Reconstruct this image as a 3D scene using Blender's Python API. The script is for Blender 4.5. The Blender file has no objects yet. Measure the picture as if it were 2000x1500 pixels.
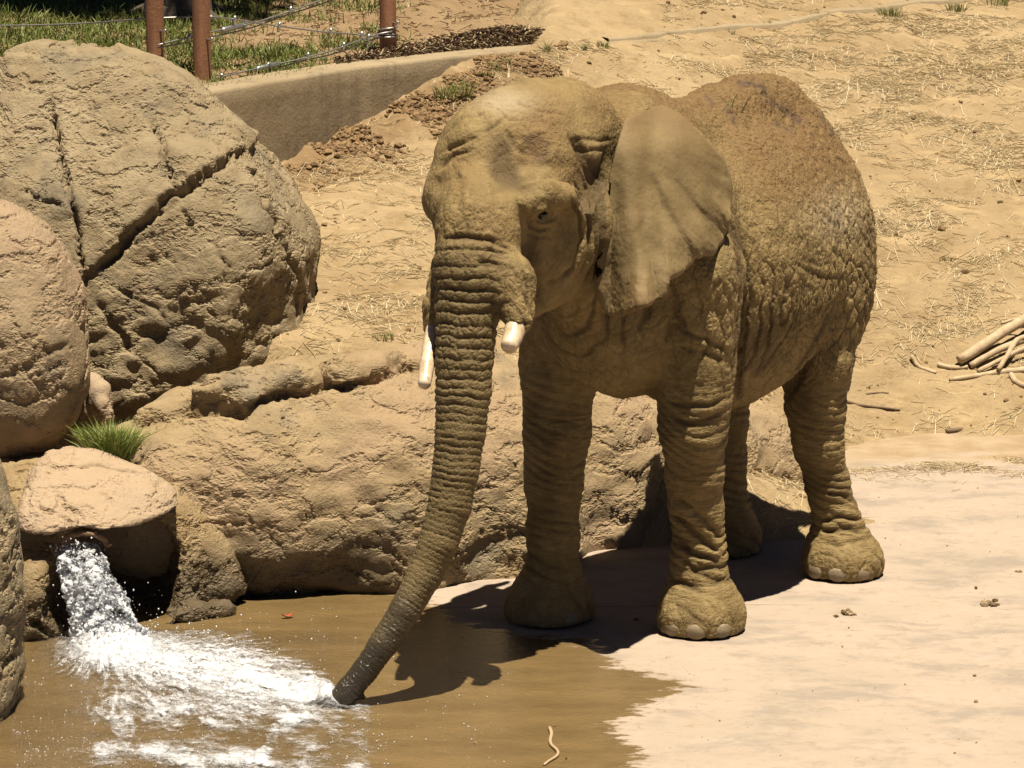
import bpy, math, random
import numpy as np
from mathutils import Vector, Matrix

sc = bpy.context.scene
rnd = random.Random(7)
rng = np.random.default_rng(11)

# ------------------------------------------------------------------ camera
CAM_H, PITCH, FPX = 3.9, math.radians(10.4), 6880.0     # FPX: focal length in pixels of the 2000 px wide photograph
cd = bpy.data.cameras.new("camera")
cam = bpy.data.objects.new("camera", cd)
sc.collection.objects.link(cam)
cam.location = (0, 0, CAM_H)
cam.rotation_euler = (math.pi / 2 - PITCH, 0, 0)
cd.sensor_width = 36.0
cd.lens = 36.0 * FPX / 2000.0
cd.clip_start, cd.clip_end = 0.5, 400.0
sc.camera = cam

# ------------------------------------------------------------------ light
SUN_DIR = Vector((0.085, -0.20, 1.0)).normalized()       # towards the sun
w = bpy.data.worlds.new("World")
sc.world = w
w.use_nodes = True
nt = w.node_tree
nt.nodes.clear()
sky = nt.nodes.new("ShaderNodeTexSky")
sky.sky_type = 'NISHITA'
sky.sun_disc = False
sky.air_density, sky.dust_density, sky.ozone_density = 0.15, 0.0, 0.3
sky.sun_elevation = math.asin(SUN_DIR.z)
sky.sun_rotation = math.atan2(SUN_DIR.x, SUN_DIR.y)
bg = nt.nodes.new("ShaderNodeBackground")
bg.inputs["Strength"].default_value = 0.05
wo = nt.nodes.new("ShaderNodeOutputWorld")
nt.links.new(sky.outputs[0], bg.inputs[0])
nt.links.new(bg.outputs[0], wo.inputs[0])
sd = bpy.data.lights.new("sun", 'SUN')
sd.energy = 5.0
sd.angle = math.radians(0.5)
sd.color = (1.0, 0.91, 0.76)
so = bpy.data.objects.new("sun", sd)
sc.collection.objects.link(so)
so.rotation_euler = SUN_DIR.to_track_quat('Z', 'Y').to_euler()
so.location = SUN_DIR * 60
sc.view_settings.view_transform = 'Standard'
sc.view_settings.look = 'None'
sc.view_settings.exposure = 1.17
sc.view_settings.gamma = 1.0
sc.view_settings.use_curve_mapping = False

sc.cycles.max_bounces = 8
sc.cycles.diffuse_bounces = 2
sc.cycles.transparent_max_bounces = 12

# ------------------------------------------------------------------ geometry helpers
CP, SP = math.cos(PITCH), math.sin(PITCH)

def W(px, py, Y):
    """world point at depth Y that the photograph shows at pixel (px, py)"""
    u, v = (px - 1000.0) / FPX, (750.0 - py) / FPX
    dy, dz = CP + v * SP, -SP + v * CP
    t = Y / dy
    return np.array([u * t, Y, CAM_H + dz * t])

def G(px, py, z=0.0):
    """point at height z that the photograph shows at pixel (px, py)"""
    u, v = (px - 1000.0) / FPX, (750.0 - py) / FPX
    dy, dz = CP + v * SP, -SP + v * CP
    t = (z - CAM_H) / dz
    return np.array([u * t, dy * t, z])

def to_px(P):
    d = P[:, 1] * CP - (P[:, 2] - CAM_H) * SP
    up = P[:, 1] * SP + (P[:, 2] - CAM_H) * CP
    return np.stack([1000 + FPX * P[:, 0] / d, 750 - FPX * up / d], 1)

def mpx(n, Y):
    """metres spanned by n pixels at depth Y"""
    return n * (Y * CP + 2.4 * SP) / FPX

def sstep(a, b, x):
    t = np.clip((x - a) / (b - a), 0, 1)
    return t * t * (3 - 2 * t)

_G3 = rng.normal(size=(4096, 3)).astype(np.float32)
_G3 /= np.linalg.norm(_G3, axis=1)[:, None]

def noise3(P, seed=0):
    P = np.asarray(P, np.float32)
    i = np.floor(P).astype(np.int64)
    f = P - i
    u = f * f * f * (f * (f * 6 - 15) + 10)
    out = np.zeros(len(P), np.float32)
    for dx in (0, 1):
        wx = u[:, 0] if dx else 1 - u[:, 0]
        for dy in (0, 1):
            wy = u[:, 1] if dy else 1 - u[:, 1]
            for dz in (0, 1):
                wz = u[:, 2] if dz else 1 - u[:, 2]
                h = ((i[:, 0] + dx) * 73856093) ^ ((i[:, 1] + dy) * 19349663) ^ ((i[:, 2] + dz) * 83492791) ^ (seed * 2654435)
                h = (h ^ (h >> 13)) * 1274126177
                g = _G3[(h ^ (h >> 16)) & 4095]
                out += wx * wy * wz * (g[:, 0] * (f[:, 0] - dx) + g[:, 1] * (f[:, 1] - dy) + g[:, 2] * (f[:, 2] - dz))
    return out * 1.5

def fbm(P, oct=4, seed=0, gain=0.5):
    P = np.asarray(P, np.float32)
    a, s, o = 1.0, 1.0, 0
    for k in range(oct):
        o = o + a * noise3(P * s + 17.3 * k, seed + k)
        a *= gain
        s *= 2.03
    return o

def noise2(x, y, seed=0):
    return noise3(np.stack([x, y, np.full_like(x, 0.37)], -1).reshape(-1, 3), seed).reshape(np.shape(x))

def seg_dist(q, pl, want_t=False):
    """distance of 2-D or 3-D points q to polyline pl"""
    pl = np.asarray(pl, float)
    best = np.full(len(q), 1e9)
    tt = np.zeros(len(q))
    L = np.r_[0, np.cumsum(np.linalg.norm(np.diff(pl, axis=0), axis=1))]
    for k in range(len(pl) - 1):
        a, b = pl[k], pl[k + 1]
        ab = b - a
        t = np.clip(((q - a) @ ab) / (ab @ ab), 0, 1)
        d = np.linalg.norm(q - a - t[:, None] * ab, axis=1)
        m = d < best
        best[m] = d[m]
        tt[m] = (L[k] + t * (L[k + 1] - L[k]))[m]
    return (best, tt / L[-1]) if want_t else best

def in_poly(q, poly):
    poly = np.asarray(poly, float)
    inside = np.zeros(len(q), bool)
    x, y = q[:, 0], q[:, 1]
    j = len(poly) - 1
    for i in range(len(poly)):
        xi, yi = poly[i]
        xj, yj = poly[j]
        c = ((yi > y) != (yj > y)) & (x < (xj - xi) * (y - yi) / (yj - yi + 1e-12) + xi)
        inside ^= c
        j = i
    return inside

def signed_poly(q, poly):
    """negative inside"""
    d = seg_dist(q, list(poly) + [poly[0]])
    return np.where(in_poly(q, poly), -d, d)

def add_mesh(name, V, F, mat=None, parent=None, smooth=True, attrs=None):
    """V (n,3); F (m,k) array of equal-size faces, or a list of such arrays"""
    V = np.asarray(V, np.float32)
    Fs = F if isinstance(F, list) else [F]
    Fs = [np.asarray(f, np.int32) for f in Fs if len(f)]
    me = bpy.data.meshes.new(name)
    me.vertices.add(len(V))
    me.vertices.foreach_set("co", V.ravel())
    nl = sum(f.size for f in Fs)
    npoly = sum(len(f) for f in Fs)
    me.loops.add(nl)
    me.loops.foreach_set("vertex_index", np.concatenate([f.ravel() for f in Fs]))
    me.polygons.add(npoly)
    tot = np.concatenate([np.full(len(f), f.shape[1], np.int32) for f in Fs])
    me.polygons.foreach_set("loop_start", np.r_[0, np.cumsum(tot)[:-1]].astype(np.int32))
    me.update(calc_edges=True)
    me.validate()
    me.polygons.foreach_set("use_smooth", np.full(npoly, smooth))
    for k, a in (attrs or {}).items():
        a = np.asarray(a, np.float32)
        if a.ndim == 1:
            me.attributes.new(k, 'FLOAT', 'POINT').data.foreach_set("value", a)
        else:
            me.attributes.new(k, 'FLOAT_VECTOR', 'POINT').data.foreach_set("vector", a.ravel())
    if mat:
        me.materials.append(mat)
    o = bpy.data.objects.new(name, me)
    sc.collection.objects.link(o)
    if parent:
        o.parent = parent
    return o

def tag(o, label=None, cat=None, group=None, kind=None):
    for k, v in (("label", label), ("category", cat), ("group", group), ("kind", kind)):
        if v:
            o[k] = v
    return o

def empty(name, loc=(0, 0, 0)):
    o = bpy.data.objects.new(name, None)
    sc.collection.objects.link(o)
    o.location = loc
    o.empty_display_size = 0.2
    return o

def keep_world(o, parent):
    """parent o to an unrotated, unscaled empty, keeping its place"""
    o.parent = parent
    o.matrix_parent_inverse = Matrix.Translation(-Vector(parent.location))
    return o

def vnormals(o):
    me = o.data
    n = np.zeros(len(me.vertices) * 3, np.float32)
    me.vertex_normals.foreach_get("vector", n)
    return n.reshape(-1, 3)

def get_co(o):
    v = np.zeros(len(o.data.vertices) * 3, np.float32)
    o.data.vertices.foreach_get("co", v)
    return v.reshape(-1, 3)

def set_co(o, V):
    o.data.vertices.foreach_set("co", np.asarray(V, np.float32).ravel())
    o.data.update()

def subdivide(o, levels=1):
    m = o.modifiers.new("s", 'SUBSURF')
    m.levels = m.render_levels = levels
    dg = bpy.context.evaluated_depsgraph_get()
    ev = o.evaluated_get(dg)
    me = bpy.data.meshes.new_from_object(ev)
    old = o.data
    nm = old.name
    o.modifiers.clear()
    o.data = me
    bpy.data.meshes.remove(old)
    me.name = nm
    me.polygons.foreach_set("use_smooth", np.ones(len(me.polygons), bool))
    return o

# ---- distance fields -> mesh
class Field:
    def __init__(self):
        self.ops = []
    def cone(self, a, ra, b, rb, k=0.06, sub=False):
        self.ops.append(("c", np.array(a, np.float32), ra, np.array(b, np.float32), rb, k, sub))
        return self
    def chain(self, pts, k=0.06):
        for (a, ra), (b, rb) in zip(pts[:-1], pts[1:]):
            self.cone(a, ra, b, rb, k)
        return self
    def ell(self, c, r, R=None, k=0.08, p=2.0, sub=False):
        R = np.eye(3) if R is None else np.asarray(R)
        self.ops.append(("e", np.array(c, np.float32), np.array(r, np.float32), R.astype(np.float32), p, k, sub))
        return self
    def half(self, n, d, k=0.02):
        """cut away everything with n.p > d"""
        self.ops.append(("h", np.array(n, np.float32), d, None, None, k, "cut"))
        return self
    def hit(self, px, py, y0=13.0, y1=20.0):
        """first point of the surface on the line of sight through (px, py)"""
        a, b = W(px, py, y0), W(px, py, y1)
        P = a + np.linspace(0, 1, 900)[:, None] * (b - a)
        return P[np.argmax(self.eval(P) < 0)]
    def eval(self, P):
        P = P.astype(np.float32)
        D = np.full(len(P), 9.0, np.float32)
        for o in self.ops:
            if o[0] == "c":
                _, a, ra, b, rb, k, sub = o
                ab = b - a
                t = np.clip(((P - a) @ ab) / max(float(ab @ ab), 1e-9), 0, 1)
                d = np.linalg.norm(P - a - t[:, None] * ab, axis=1) - (ra + (rb - ra) * t)
            elif o[0] == "e":
                _, c, r, R, p, k, sub = o
                q = (P - c) @ R.T
                if p == 2.0:
                    k0 = np.linalg.norm(q / r, axis=1)
                    k1 = np.linalg.norm(q / (r * r), axis=1) + 1e-6
                    d = k0 * (k0 - 1) / k1
                else:
                    aq = np.abs(q / r) + 1e-6
                    k0 = (aq ** p).sum(1) ** (1 / p)
                    g = np.linalg.norm((aq ** (p - 1)) / r, axis=1) * k0 ** (1 - p)
                    d = (k0 - 1) / (g + 1e-6)
            else:
                _, n, dd, _, _, k, sub = o
                d = P @ n - dd
            if sub:
                if sub != "cut":
                    d = -d
                h = np.clip(0.5 + 0.5 * (d - D) / k, 0, 1)
                D = D * (1 - h) + d * h + k * h * (1 - h)
            else:
                h = np.clip(0.5 + 0.5 * (D - d) / k, 0, 1)
                D = D * (1 - h) + d * h - k * h * (1 - h)
        return D

def rotz(a):
    """rows: local axes in world, local x turned by a about z"""
    c, s = math.cos(a), math.sin(a)
    return np.array([[c, s, 0], [-s, c, 0], [0, 0, 1.0]])

def rot_euler(ax, ay, az):
    from mathutils import Euler
    return np.array(Euler((math.radians(ax), math.radians(ay), math.radians(az))).to_matrix()).T

def field_mesh(f, lo, hi, h):
    """surface nets of the zero set of f inside the box"""
    m = 4
    lo, hi = np.array(lo, float), np.array(hi, float)
    n = (np.ceil((hi - lo) / (h * m)).astype(int)) * m + 1
    nc = (n - 1) // m + 1
    ax = [lo[i] + np.arange(nc[i]) * h * m for i in range(3)]
    C = np.stack(np.meshgrid(*ax, indexing='ij'), -1).reshape(-1, 3)
    dc = f.eval(C).reshape(nc)
    D = np.repeat(np.repeat(np.repeat(dc, m, 0), m, 1), m, 2)
    D = np.roll(np.roll(np.roll(D, -(m // 2 - 1), 0), -(m // 2 - 1), 1), -(m // 2 - 1), 2)[:n[0], :n[1], :n[2]].copy()
    near = np.abs(dc) < h * m * 2.2
    nm = np.repeat(np.repeat(np.repeat(near, m, 0), m, 1), m, 2)
    nm = np.roll(np.roll(np.roll(nm, -m // 2, 0), -m // 2, 1), -m // 2, 2)[:n[0], :n[1], :n[2]]
    idx = np.argwhere(nm)
    D[nm] = f.eval(lo + idx * h)
    S = D < 0
    cell = np.zeros(n - 1, np.int8)
    for dx in (0, 1):
        for dy in (0, 1):
            for dz in (0, 1):
                cell += S[dx:n[0] - 1 + dx, dy:n[1] - 1 + dy, dz:n[2] - 1 + dz]
    act = (cell > 0) & (cell < 8)
    ci = np.argwhere(act)
    vid = np.full(cell.shape, -1, np.int32)
    vid[act] = np.arange(len(ci))
    acc = np.zeros((len(ci), 3))
    cnt = np.zeros(len(ci))
    co = np.array([(a, b, c) for a in (0, 1) for b in (0, 1) for c in (0, 1)])
    for A in range(8):
        for B in range(A + 1, 8):
            if np.abs(co[A] - co[B]).sum() != 1:
                continue
            pa, pb = ci + co[A], ci + co[B]
            da, db = D[tuple(pa.T)], D[tuple(pb.T)]
            mm = (da < 0) != (db < 0)
            t = (da[mm] / (da[mm] - db[mm]))[:, None]
            acc[mm] += pa[mm] + t * (pb[mm] - pa[mm])
            cnt[mm] += 1
    V = lo + acc / cnt[:, None] * h
    F = []
    for axis in range(3):
        u, v = [(1, 2), (2, 0), (0, 1)][axis]
        sl0, sl1 = [slice(None)] * 3, [slice(None)] * 3
        sl0[axis], sl1[axis] = slice(0, -1), slice(1, None)
        a, b = S[tuple(sl0)], S[tuple(sl1)]
        e = np.argwhere(a != b)
        e = e[(e[:, u] > 0) & (e[:, v] > 0) & (e[:, u] < n[u] - 1) & (e[:, v] < n[v] - 1)]
        q = []
        for du, dv in ((-1, -1), (0, -1), (0, 0), (-1, 0)):
            c = e.copy()
            c[:, u] += du
            c[:, v] += dv
            q.append(vid[tuple(c.T)])
        q = np.stack(q, 1)
        flip = ~a[tuple(e.T)]
        q[flip] = q[flip][:, ::-1]
        F.append(q)
    return V, np.concatenate(F)

# ---- bits of loose geometry, collected into one mesh
class Bits:
    def __init__(self):
        self.V, self.F3, self.F4, self.n = [], [], [], 0
    def add(self, V, F3=None, F4=None):
        V = np.asarray(V, float)
        if F3 is not None and len(F3):
            self.F3.append(np.asarray(F3) + self.n)
        if F4 is not None and len(F4):
            self.F4.append(np.asarray(F4) + self.n)
        self.V.append(V)
        self.n += len(V)
    def tube(self, pts, radii, sides=8, cap=True, twist=0.0):
        pts = np.asarray(pts, float)
        radii = np.broadcast_to(np.asarray(radii, float), (len(pts),))
        T = np.gradient(pts, axis=0)
        T /= np.linalg.norm(T, axis=1)[:, None] + 1e-12
        ref = np.array([0, 0, 1.0]) if abs(T[0, 2]) < 0.9 else np.array([1.0, 0, 0])
        V = []
        A = np.cross(T[0], ref)
        for i in range(len(pts)):
            A = A - T[i] * (A @ T[i])
            A /= np.linalg.norm(A) + 1e-12
            B = np.cross(T[i], A)
            an = np.linspace(0, 2 * math.pi, sides, endpoint=False) + twist
            V.append(pts[i] + radii[i] * (np.cos(an)[:, None] * A + np.sin(an)[:, None] * B))
        V = np.concatenate(V)
        F = []
        for i in range(len(pts) - 1):
            for s in range(sides):
                s2 = (s + 1) % sides
                F.append((i * sides + s, i * sides + s2, (i + 1) * sides + s2, (i + 1) * sides + s))
        F3 = []
        if cap:
            k = len(V)
            V = np.concatenate([V, [pts[0]], [pts[-1]]])
            e = (len(pts) - 1) * sides
            for s in range(sides):
                s2 = (s + 1) % sides
                F3 += [(k, s2, s), (k + 1, e + s, e + s2)]
        self.add(V, F3, F)
        return self
    def build(self, name, mat, parent=None, smooth=True):
        F = []
        if self.F3:
            F.append(np.concatenate(self.F3))
        if self.F4:
            F.append(np.concatenate(self.F4))
        return add_mesh(name, np.concatenate(self.V), F, mat, parent, smooth)

def blades(roots, heads, width, bend, nrm_jit=0.3):
    """many curved grass blades: roots (n,3), tip offsets heads (n,3)"""
    n = len(roots)
    side = np.cross(heads, rng.normal(size=(n, 3)))
    side /= np.linalg.norm(side, axis=1)[:, None] + 1e-9
    wd = np.broadcast_to(np.asarray(width, float), (n,))[:, None]
    hz = heads * [1, 1, 0]
    ln = np.linalg.norm(heads, axis=1)[:, None]
    mid = roots + heads * 0.55 - hz * 0.25 * bend + np.array([0, 0, 1]) * ln * 0.1 * bend
    tip = roots + heads
    V = np.stack([roots - side * wd, roots + side * wd, mid + side * wd * 0.8, mid - side * wd * 0.8, tip], 1).reshape(-1, 3)
    b = np.arange(n)[:, None] * 5
    return V, b + np.array([[0, 1, 2, 3]]), b + np.array([[3, 2, 4]])

def strands(P, D, length, rad, lift, curve):
    """straw: three-sided thin stalks lying at P along D (n,3), 2 segments each"""
    n = len(P)
    L = np.asarray(length, float).reshape(-1, 1)
    D = D / np.linalg.norm(D, axis=1)[:, None]
    S = np.cross(D, [0, 0, 1.0])
    S /= np.linalg.norm(S, axis=1)[:, None] + 1e-9
    U = np.cross(S, D)
    c = np.asarray(curve, float).reshape(-1, 1)
    lf = np.asarray(lift, float).reshape(-1, 1)
    rings = []
    for t in (0, .5, 1.0):
        ctr = P + D * L * (t - .5) + S * c * L * (t - .5) ** 2 * 4 + U * (rad * 1.0 + lf * (t * (1.6 - t)))
        r = rad * (1 - .35 * t)
        for k in range(3):
            a = 2.094 * k + 0.5
            rings.append(ctr + r * (math.cos(a) * S + math.sin(a) * U))
    V = np.stack(rings, 1).reshape(-1, 3)
    b = np.arange(n)[:, None] * 9
    F = []
    for i in range(2):
        for k in range(3):
            F.append(b + np.array([[i * 3 + k, i * 3 + (k + 1) % 3, i * 3 + 3 + (k + 1) % 3, i * 3 + 3 + k]]))
    return V, np.concatenate(F)

_t = (1 + 5 ** .5) / 2
ICO_V = np.array([(-1, _t, 0), (1, _t, 0), (-1, -_t, 0), (1, -_t, 0), (0, -1, _t), (0, 1, _t), (0, -1, -_t), (0, 1, -_t), (_t, 0, -1), (_t, 0, 1), (-_t, 0, -1), (-_t, 0, 1)]) / math.hypot(1, _t)
ICO_F = np.array([(0, 11, 5), (0, 5, 1), (0, 1, 7), (0, 7, 10), (0, 10, 11), (1, 5, 9), (5, 11, 4), (11, 10, 2), (10, 7, 6), (7, 1, 8), (3, 9, 4), (3, 4, 2), (3, 2, 6), (3, 6, 8), (3, 8, 9), (4, 9, 5), (2, 4, 11), (6, 2, 10), (8, 6, 7), (9, 8, 1)])

def ico_cloud(C, R, jitter=0.25, stretch=None):
    """small lumps: centres C (n,3), radii R (n,) or (n,3)"""
    n = len(C)
    R = np.asarray(R, float)
    if R.ndim == 1:
        R = np.repeat(R[:, None], 3, 1)
    V = ICO_V[None] * (1 + jitter * rng.normal(size=(n, 12, 1)).clip(-1.5, 1.5)) * R[:, None, :]
    a = rng.uniform(0, 6.28, n)
    c, s = np.cos(a)[:, None], np.sin(a)[:, None]
    V = np.stack([V[..., 0] * c - V[..., 1] * s, V[..., 0] * s + V[..., 1] * c, V[..., 2]], -1) + C[:, None, :]
    return V.reshape(-1, 3), (np.arange(n)[:, None, None] * 12 + ICO_F[None]).reshape(-1, 3)

# ------------------------------------------------------------------ node helpers
class NB:
    def __init__(self, name):
        self.m = bpy.data.materials.new(name)
        self.m.use_nodes = True
        self.t = self.m.node_tree
        self.t.nodes.clear()
        self.out = self.n("ShaderNodeOutputMaterial")
        self.b = self.n("ShaderNodeBsdfPrincipled")
        self.l(self.b.outputs[0], self.out.inputs[0])
        self.tc = self.n("ShaderNodeTexCoord")
        self.P = self.tc.outputs["Object"]
    def n(self, kind, **kw):
        nd = self.t.nodes.new(kind)
        for k, v in kw.items():
            setattr(nd, k, v)
        return nd
    def l(self, a, b):
        self.t.links.new(a, b)
    def set(self, inp, v):
        if hasattr(v, "is_linked") or hasattr(v, "links"):
            self.l(v, inp)
        elif isinstance(v, (tuple, list)) and len(v) == 3 and inp.type == 'RGBA':
            inp.default_value = (*v, 1)
        else:
            inp.default_value = v
    def attr(self, name, vec=False):
        a = self.n("ShaderNodeAttribute", attribute_name=name)
        return a.outputs["Vector" if vec else "Fac"]
    def math(self, op, a, b=0.0, c=None, clamp=False):
        nd = self.n("ShaderNodeMath", operation=op, use_clamp=clamp)
        self.set(nd.inputs[0], a)
        self.set(nd.inputs[1], b)
        if c is not None:
            self.set(nd.inputs[2], c)
        return nd.outputs[0]
    def mul(self, a, b): return self.math('MULTIPLY', a, b)
    def add(self, a, b): return self.math('ADD', a, b)
    def sub(self, a, b): return self.math('SUBTRACT', a, b)
    def vscale(self, v, s):
        nd = self.n("ShaderNodeVectorMath", operation='MULTIPLY')
        self.set(nd.inputs[0], v)
        self.set(nd.inputs[1], s)
        return nd.outputs[0]
    def vadd(self, v, s):
        nd = self.n("ShaderNodeVectorMath", operation='ADD')
        self.set(nd.inputs[0], v)
        self.set(nd.inputs[1], s)
        return nd.outputs[0]
    def maprot(self, v, rot=(0, 0, 0), scale=(1, 1, 1)):
        nd = self.n("ShaderNodeMapping")
        self.set(nd.inputs[0], v)
        nd.inputs["Rotation"].default_value = [math.radians(a) for a in rot]
        nd.inputs["Scale"].default_value = scale
        return nd.outputs[0]
    def noise(self, scale, detail=4, rough=0.55, vec=None, dist=0.0, color=False):
        nd = self.n("ShaderNodeTexNoise")
        self.set(nd.inputs["Vector"], vec or self.P)
        nd.inputs["Scale"].default_value = scale
        nd.inputs["Detail"].default_value = detail
        nd.inputs["Roughness"].default_value = rough
        nd.inputs["Distortion"].default_value = dist
        return nd.outputs["Color" if color else "Fac"]
    def vor(self, scale, vec=None, feature='F1', out="Distance", rand=1.0):
        nd = self.n("ShaderNodeTexVoronoi", feature=feature)
        self.set(nd.inputs["Vector"], vec or self.P)
        nd.inputs["Scale"].default_value = scale
        nd.inputs["Randomness"].default_value = rand
        return nd.outputs[out]
    def warp(self, amount, scale, vec=None, detail=3):
        c = self.noise(scale, detail, vec=vec, color=True)
        s = self.n("ShaderNodeVectorMath", operation='SUBTRACT')
        self.l(c, s.inputs[0])
        s.inputs[1].default_value = (.5, .5, .5)
        return self.vadd(vec or self.P, self.vscale(s.outputs[0], (amount,) * 3))
    def ramp(self, f, a, b, lo=0.0, hi=1.0, smooth=True):
        nd = self.n("ShaderNodeMapRange", interpolation_type='SMOOTHSTEP' if smooth else 'LINEAR')
        self.set(nd.inputs[0], f)
        for i, v in zip((1, 2, 3, 4), (a, b, lo, hi)):
            self.set(nd.inputs[i], v)
        return nd.outputs[0]
    def mix(self, f, a, b, blend='MIX'):
        nd = self.n("ShaderNodeMix", data_type='RGBA', blend_type=blend)
        self.set(nd.inputs[0], f)
        self.set(nd.inputs[6], a)
        self.set(nd.inputs[7], b)
        return nd.outputs[2]
    def color(self, c, k=.62):
        """base colour: the mixed tints above are relative, k brings them to measured reflectances"""
        if isinstance(c, (tuple, list)):
            c = tuple(v * k for v in c)
        else:
            c = self.vscale(c, (k, k, k))
        self.set(self.b.inputs["Base Color"], c)
    def rough(self, r): self.set(self.b.inputs["Roughness"], r)
    def spec(self, s): self.set(self.b.inputs["Specular IOR Level"], s)
    def bump(self, h, dist=0.01, strength=1.0):
        nd = self.n("ShaderNodeBump")
        nd.inputs["Strength"].default_value = strength
        nd.inputs["Distance"].default_value = dist
        self.l(h, nd.inputs["Height"])
        self.l(nd.outputs[0], self.b.inputs["Normal"])
        return nd
    def displace(self, h, scale=1.0):
        """height in metres: moves the vertices, the rest as bump"""
        nd = self.n("ShaderNodeDisplacement")
        nd.inputs["Midlevel"].default_value = 0.0
        nd.inputs["Scale"].default_value = scale
        self.l(h, nd.inputs["Height"])
        self.l(nd.outputs[0], self.out.inputs["Displacement"])
        self.m.displacement_method = 'BOTH'
# ================================================================== ground
def rbf_fit(P, z, lam=0.02):
    d = np.linalg.norm(P[:, None] - P[None], axis=2)
    n = len(P)
    A = np.zeros((n + 3, n + 3))
    A[:n, :n] = np.where(d > 0, d * d * np.log(d + 1e-9), 0) + lam * np.eye(n)
    A[:n, n], A[:n, n + 1:], A[n, :n], A[n + 1:, :n] = 1, P, 1, P.T
    return np.linalg.solve(A, np.r_[z, 0, 0, 0])

_hp = [(640, 690, 17.0), (620, 500, 18.5), (550, 322, 20.3), (450, 352, 19.75), (700, 262, 21.05), (850, 202, 21.5), (1000, 148, 22.0), (640, 400, 19.4), (900, 450, 19.3), (1150, 110, 22.5), (1300, 0, 24.0), (1700, 0, 25.0), (2000, 0, 25.5),
       (2000, 300, 22.5), (2000, 600, 20.7), (2000, 850, 19.6), (1700, 500, 21.0), (1700, 750, 20.0), (1700, 860, 19.5), (1600, 250, 22.5), (1250, 640, 18.7), (1450, 800, 18.9),
       (2000, 930, 19.05), (1750, 890, 19.4)]
_H = np.array([W(*a) for a in _hp] + [(8, 26, 2.0), (9, 19.6, -.05), (7, 18.6, -.12), (-6, 20, 1.6), (-6, 16.9, 1.1), (-3, 16.9, 1.0), (0, 34, 3.3), (9, 34, 3.2), (-9, 34, 3.4), (.2, 17.0, .72), (1.3, 18.2, .15), (2.0, 18.7, -.04), (4, 18.3, -.10), (-1.2, 16.6, .9)])
_RB = rbf_fit(_H[:, :2], _H[:, 2])
def hill_raw(x, y):
    sh = np.shape(x)
    Q = np.stack([np.ravel(x), np.ravel(y)], 1)
    d = np.linalg.norm(Q[:, None] - _H[None, :, :2], axis=2)
    n = len(_H)
    z = (np.where(d > 0, d * d * np.log(d + 1e-9), 0)) @ _RB[:n] + _RB[n] + Q @ _RB[n + 1:]
    return z.reshape(sh)

WALL_Z = 1.955
_wall_px = [(330, 193), (400, 180), (550, 155), (700, 130), (900, 107), (1050, 95), (1180, 84), (1300, 75)]
WALL = np.array([G(a, b, WALL_Z)[:2] for a, b in _wall_px])
def wall_y(x): return np.interp(x, np.r_[-40, -4, WALL[:, 0]], np.r_[17.0, 17.6, WALL[:, 1]])

def hill_z(x, y):
    z = hill_raw(np.clip(x, -9, 9), np.clip(y, 16.5, 36))
    z = z + .14 * np.clip(y - 36, 0, 60)
    # slumped soil against the foot of the wall and heaped up at its buried end
    wy = wall_y(x)
    dw = wy - y
    t = np.interp(x, np.r_[WALL[:, 0], 3], [0, 0, .01, .03, .05, .04, .02, 0, 0])
    z = z + t * np.exp(-(dw / .55) ** 2)
    behind = sstep(-.12, .05, y - wy - .1) * sstep(.30, -.2, x)
    z = z * (1 - behind) + np.minimum(z, bank_z(x, y) - .25) * behind
    return z

def bank_z(x, y):
    return WALL_Z - .06 + (.045 + .085 * sstep(-1.6, .2, x)) * np.minimum(np.maximum(y - wall_y(x) - .35, 0), 12)

def relief(x, y):
    """small unevenness of trodden soil: long low furrows running up to the right, and lumps"""
    a = math.radians(28)
    u, v = x * math.cos(a) + y * math.sin(a), -x * math.sin(a) + y * math.cos(a)
    r = .050 * noise2(u * .9, v * 2.4, 61) + .042 * noise2(u * 2.2, v * 5.5, 62) + .026 * noise2(u * 5, v * 10, 63) + .013 * noise2(x * 15, y * 15, 64)
    wy = wall_y(x)
    rough = np.exp(-((wy - y - .35) / .45) ** 2) * sstep(.3, -.5, x) * sstep(-2.2, -1.6, x)
    return r + rough * (.06 * np.abs(noise2(x * 6, y * 6, 65)) + .05 * np.abs(noise2(x * 14, y * 14, 66)))

def var_axis(lo, a, b, hi, fine, grow=1.18):
    c = list(np.arange(a, b + fine / 2, fine))
    s, v = fine, a
    L = []
    while v > lo:
        s *= grow
        v -= s
        L.append(v)
    s, v = fine, b
    Rr = []
    while v < hi:
        s *= grow
        v += s
        Rr.append(v)
    return np.array(L[::-1] + c + Rr)

def grid_faces(nx, ny):
    i, j = np.meshgrid(np.arange(nx - 1), np.arange(ny - 1), indexing='ij')
    a = (i * ny + j).ravel()
    return np.stack([a, a + ny, a + ny + 1, a + 1], 1)

def earth_mat(name, c1, c2, c3, straw_tint=True):
    b = NB(name)
    n1, n2, n3 = b.noise(.9, 5, .6), b.noise(6, 6, .65), b.noise(40, 5, .7)
    st = b.noise(1.0, 5, .65, vec=b.maprot(b.warp(.15, 3), (0, 0, 28), (3, 11, 6)))
    c = b.mix(b.ramp(n1, .3, .7), c1, c2)
    c = b.mix(b.mul(b.ramp(n2, .45, .75), .7), c, c3)
    if straw_tint:
        c = b.mix(b.mul(b.ramp(st, .5, .75), .55), c, (.62, .46, .25))
    c = b.mix(b.mul(b.ramp(n3, .58, .8), .5), c, (.16, .095, .045))
    if straw_tint:
        c = b.mix(b.mul(b.attr("damp"), b.ramp(b.noise(8, 6, .7), .25, .6)), c, (.23, .14, .066))
    b.color(c)
    b.rough(.95)
    b.spec(.1)
    h = b.add(b.add(b.mul(n3, .012), b.mul(n2, .03)), b.mul(st, .02))
    b.bump(h, 1.0, 1.0)
    return b.m

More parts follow.
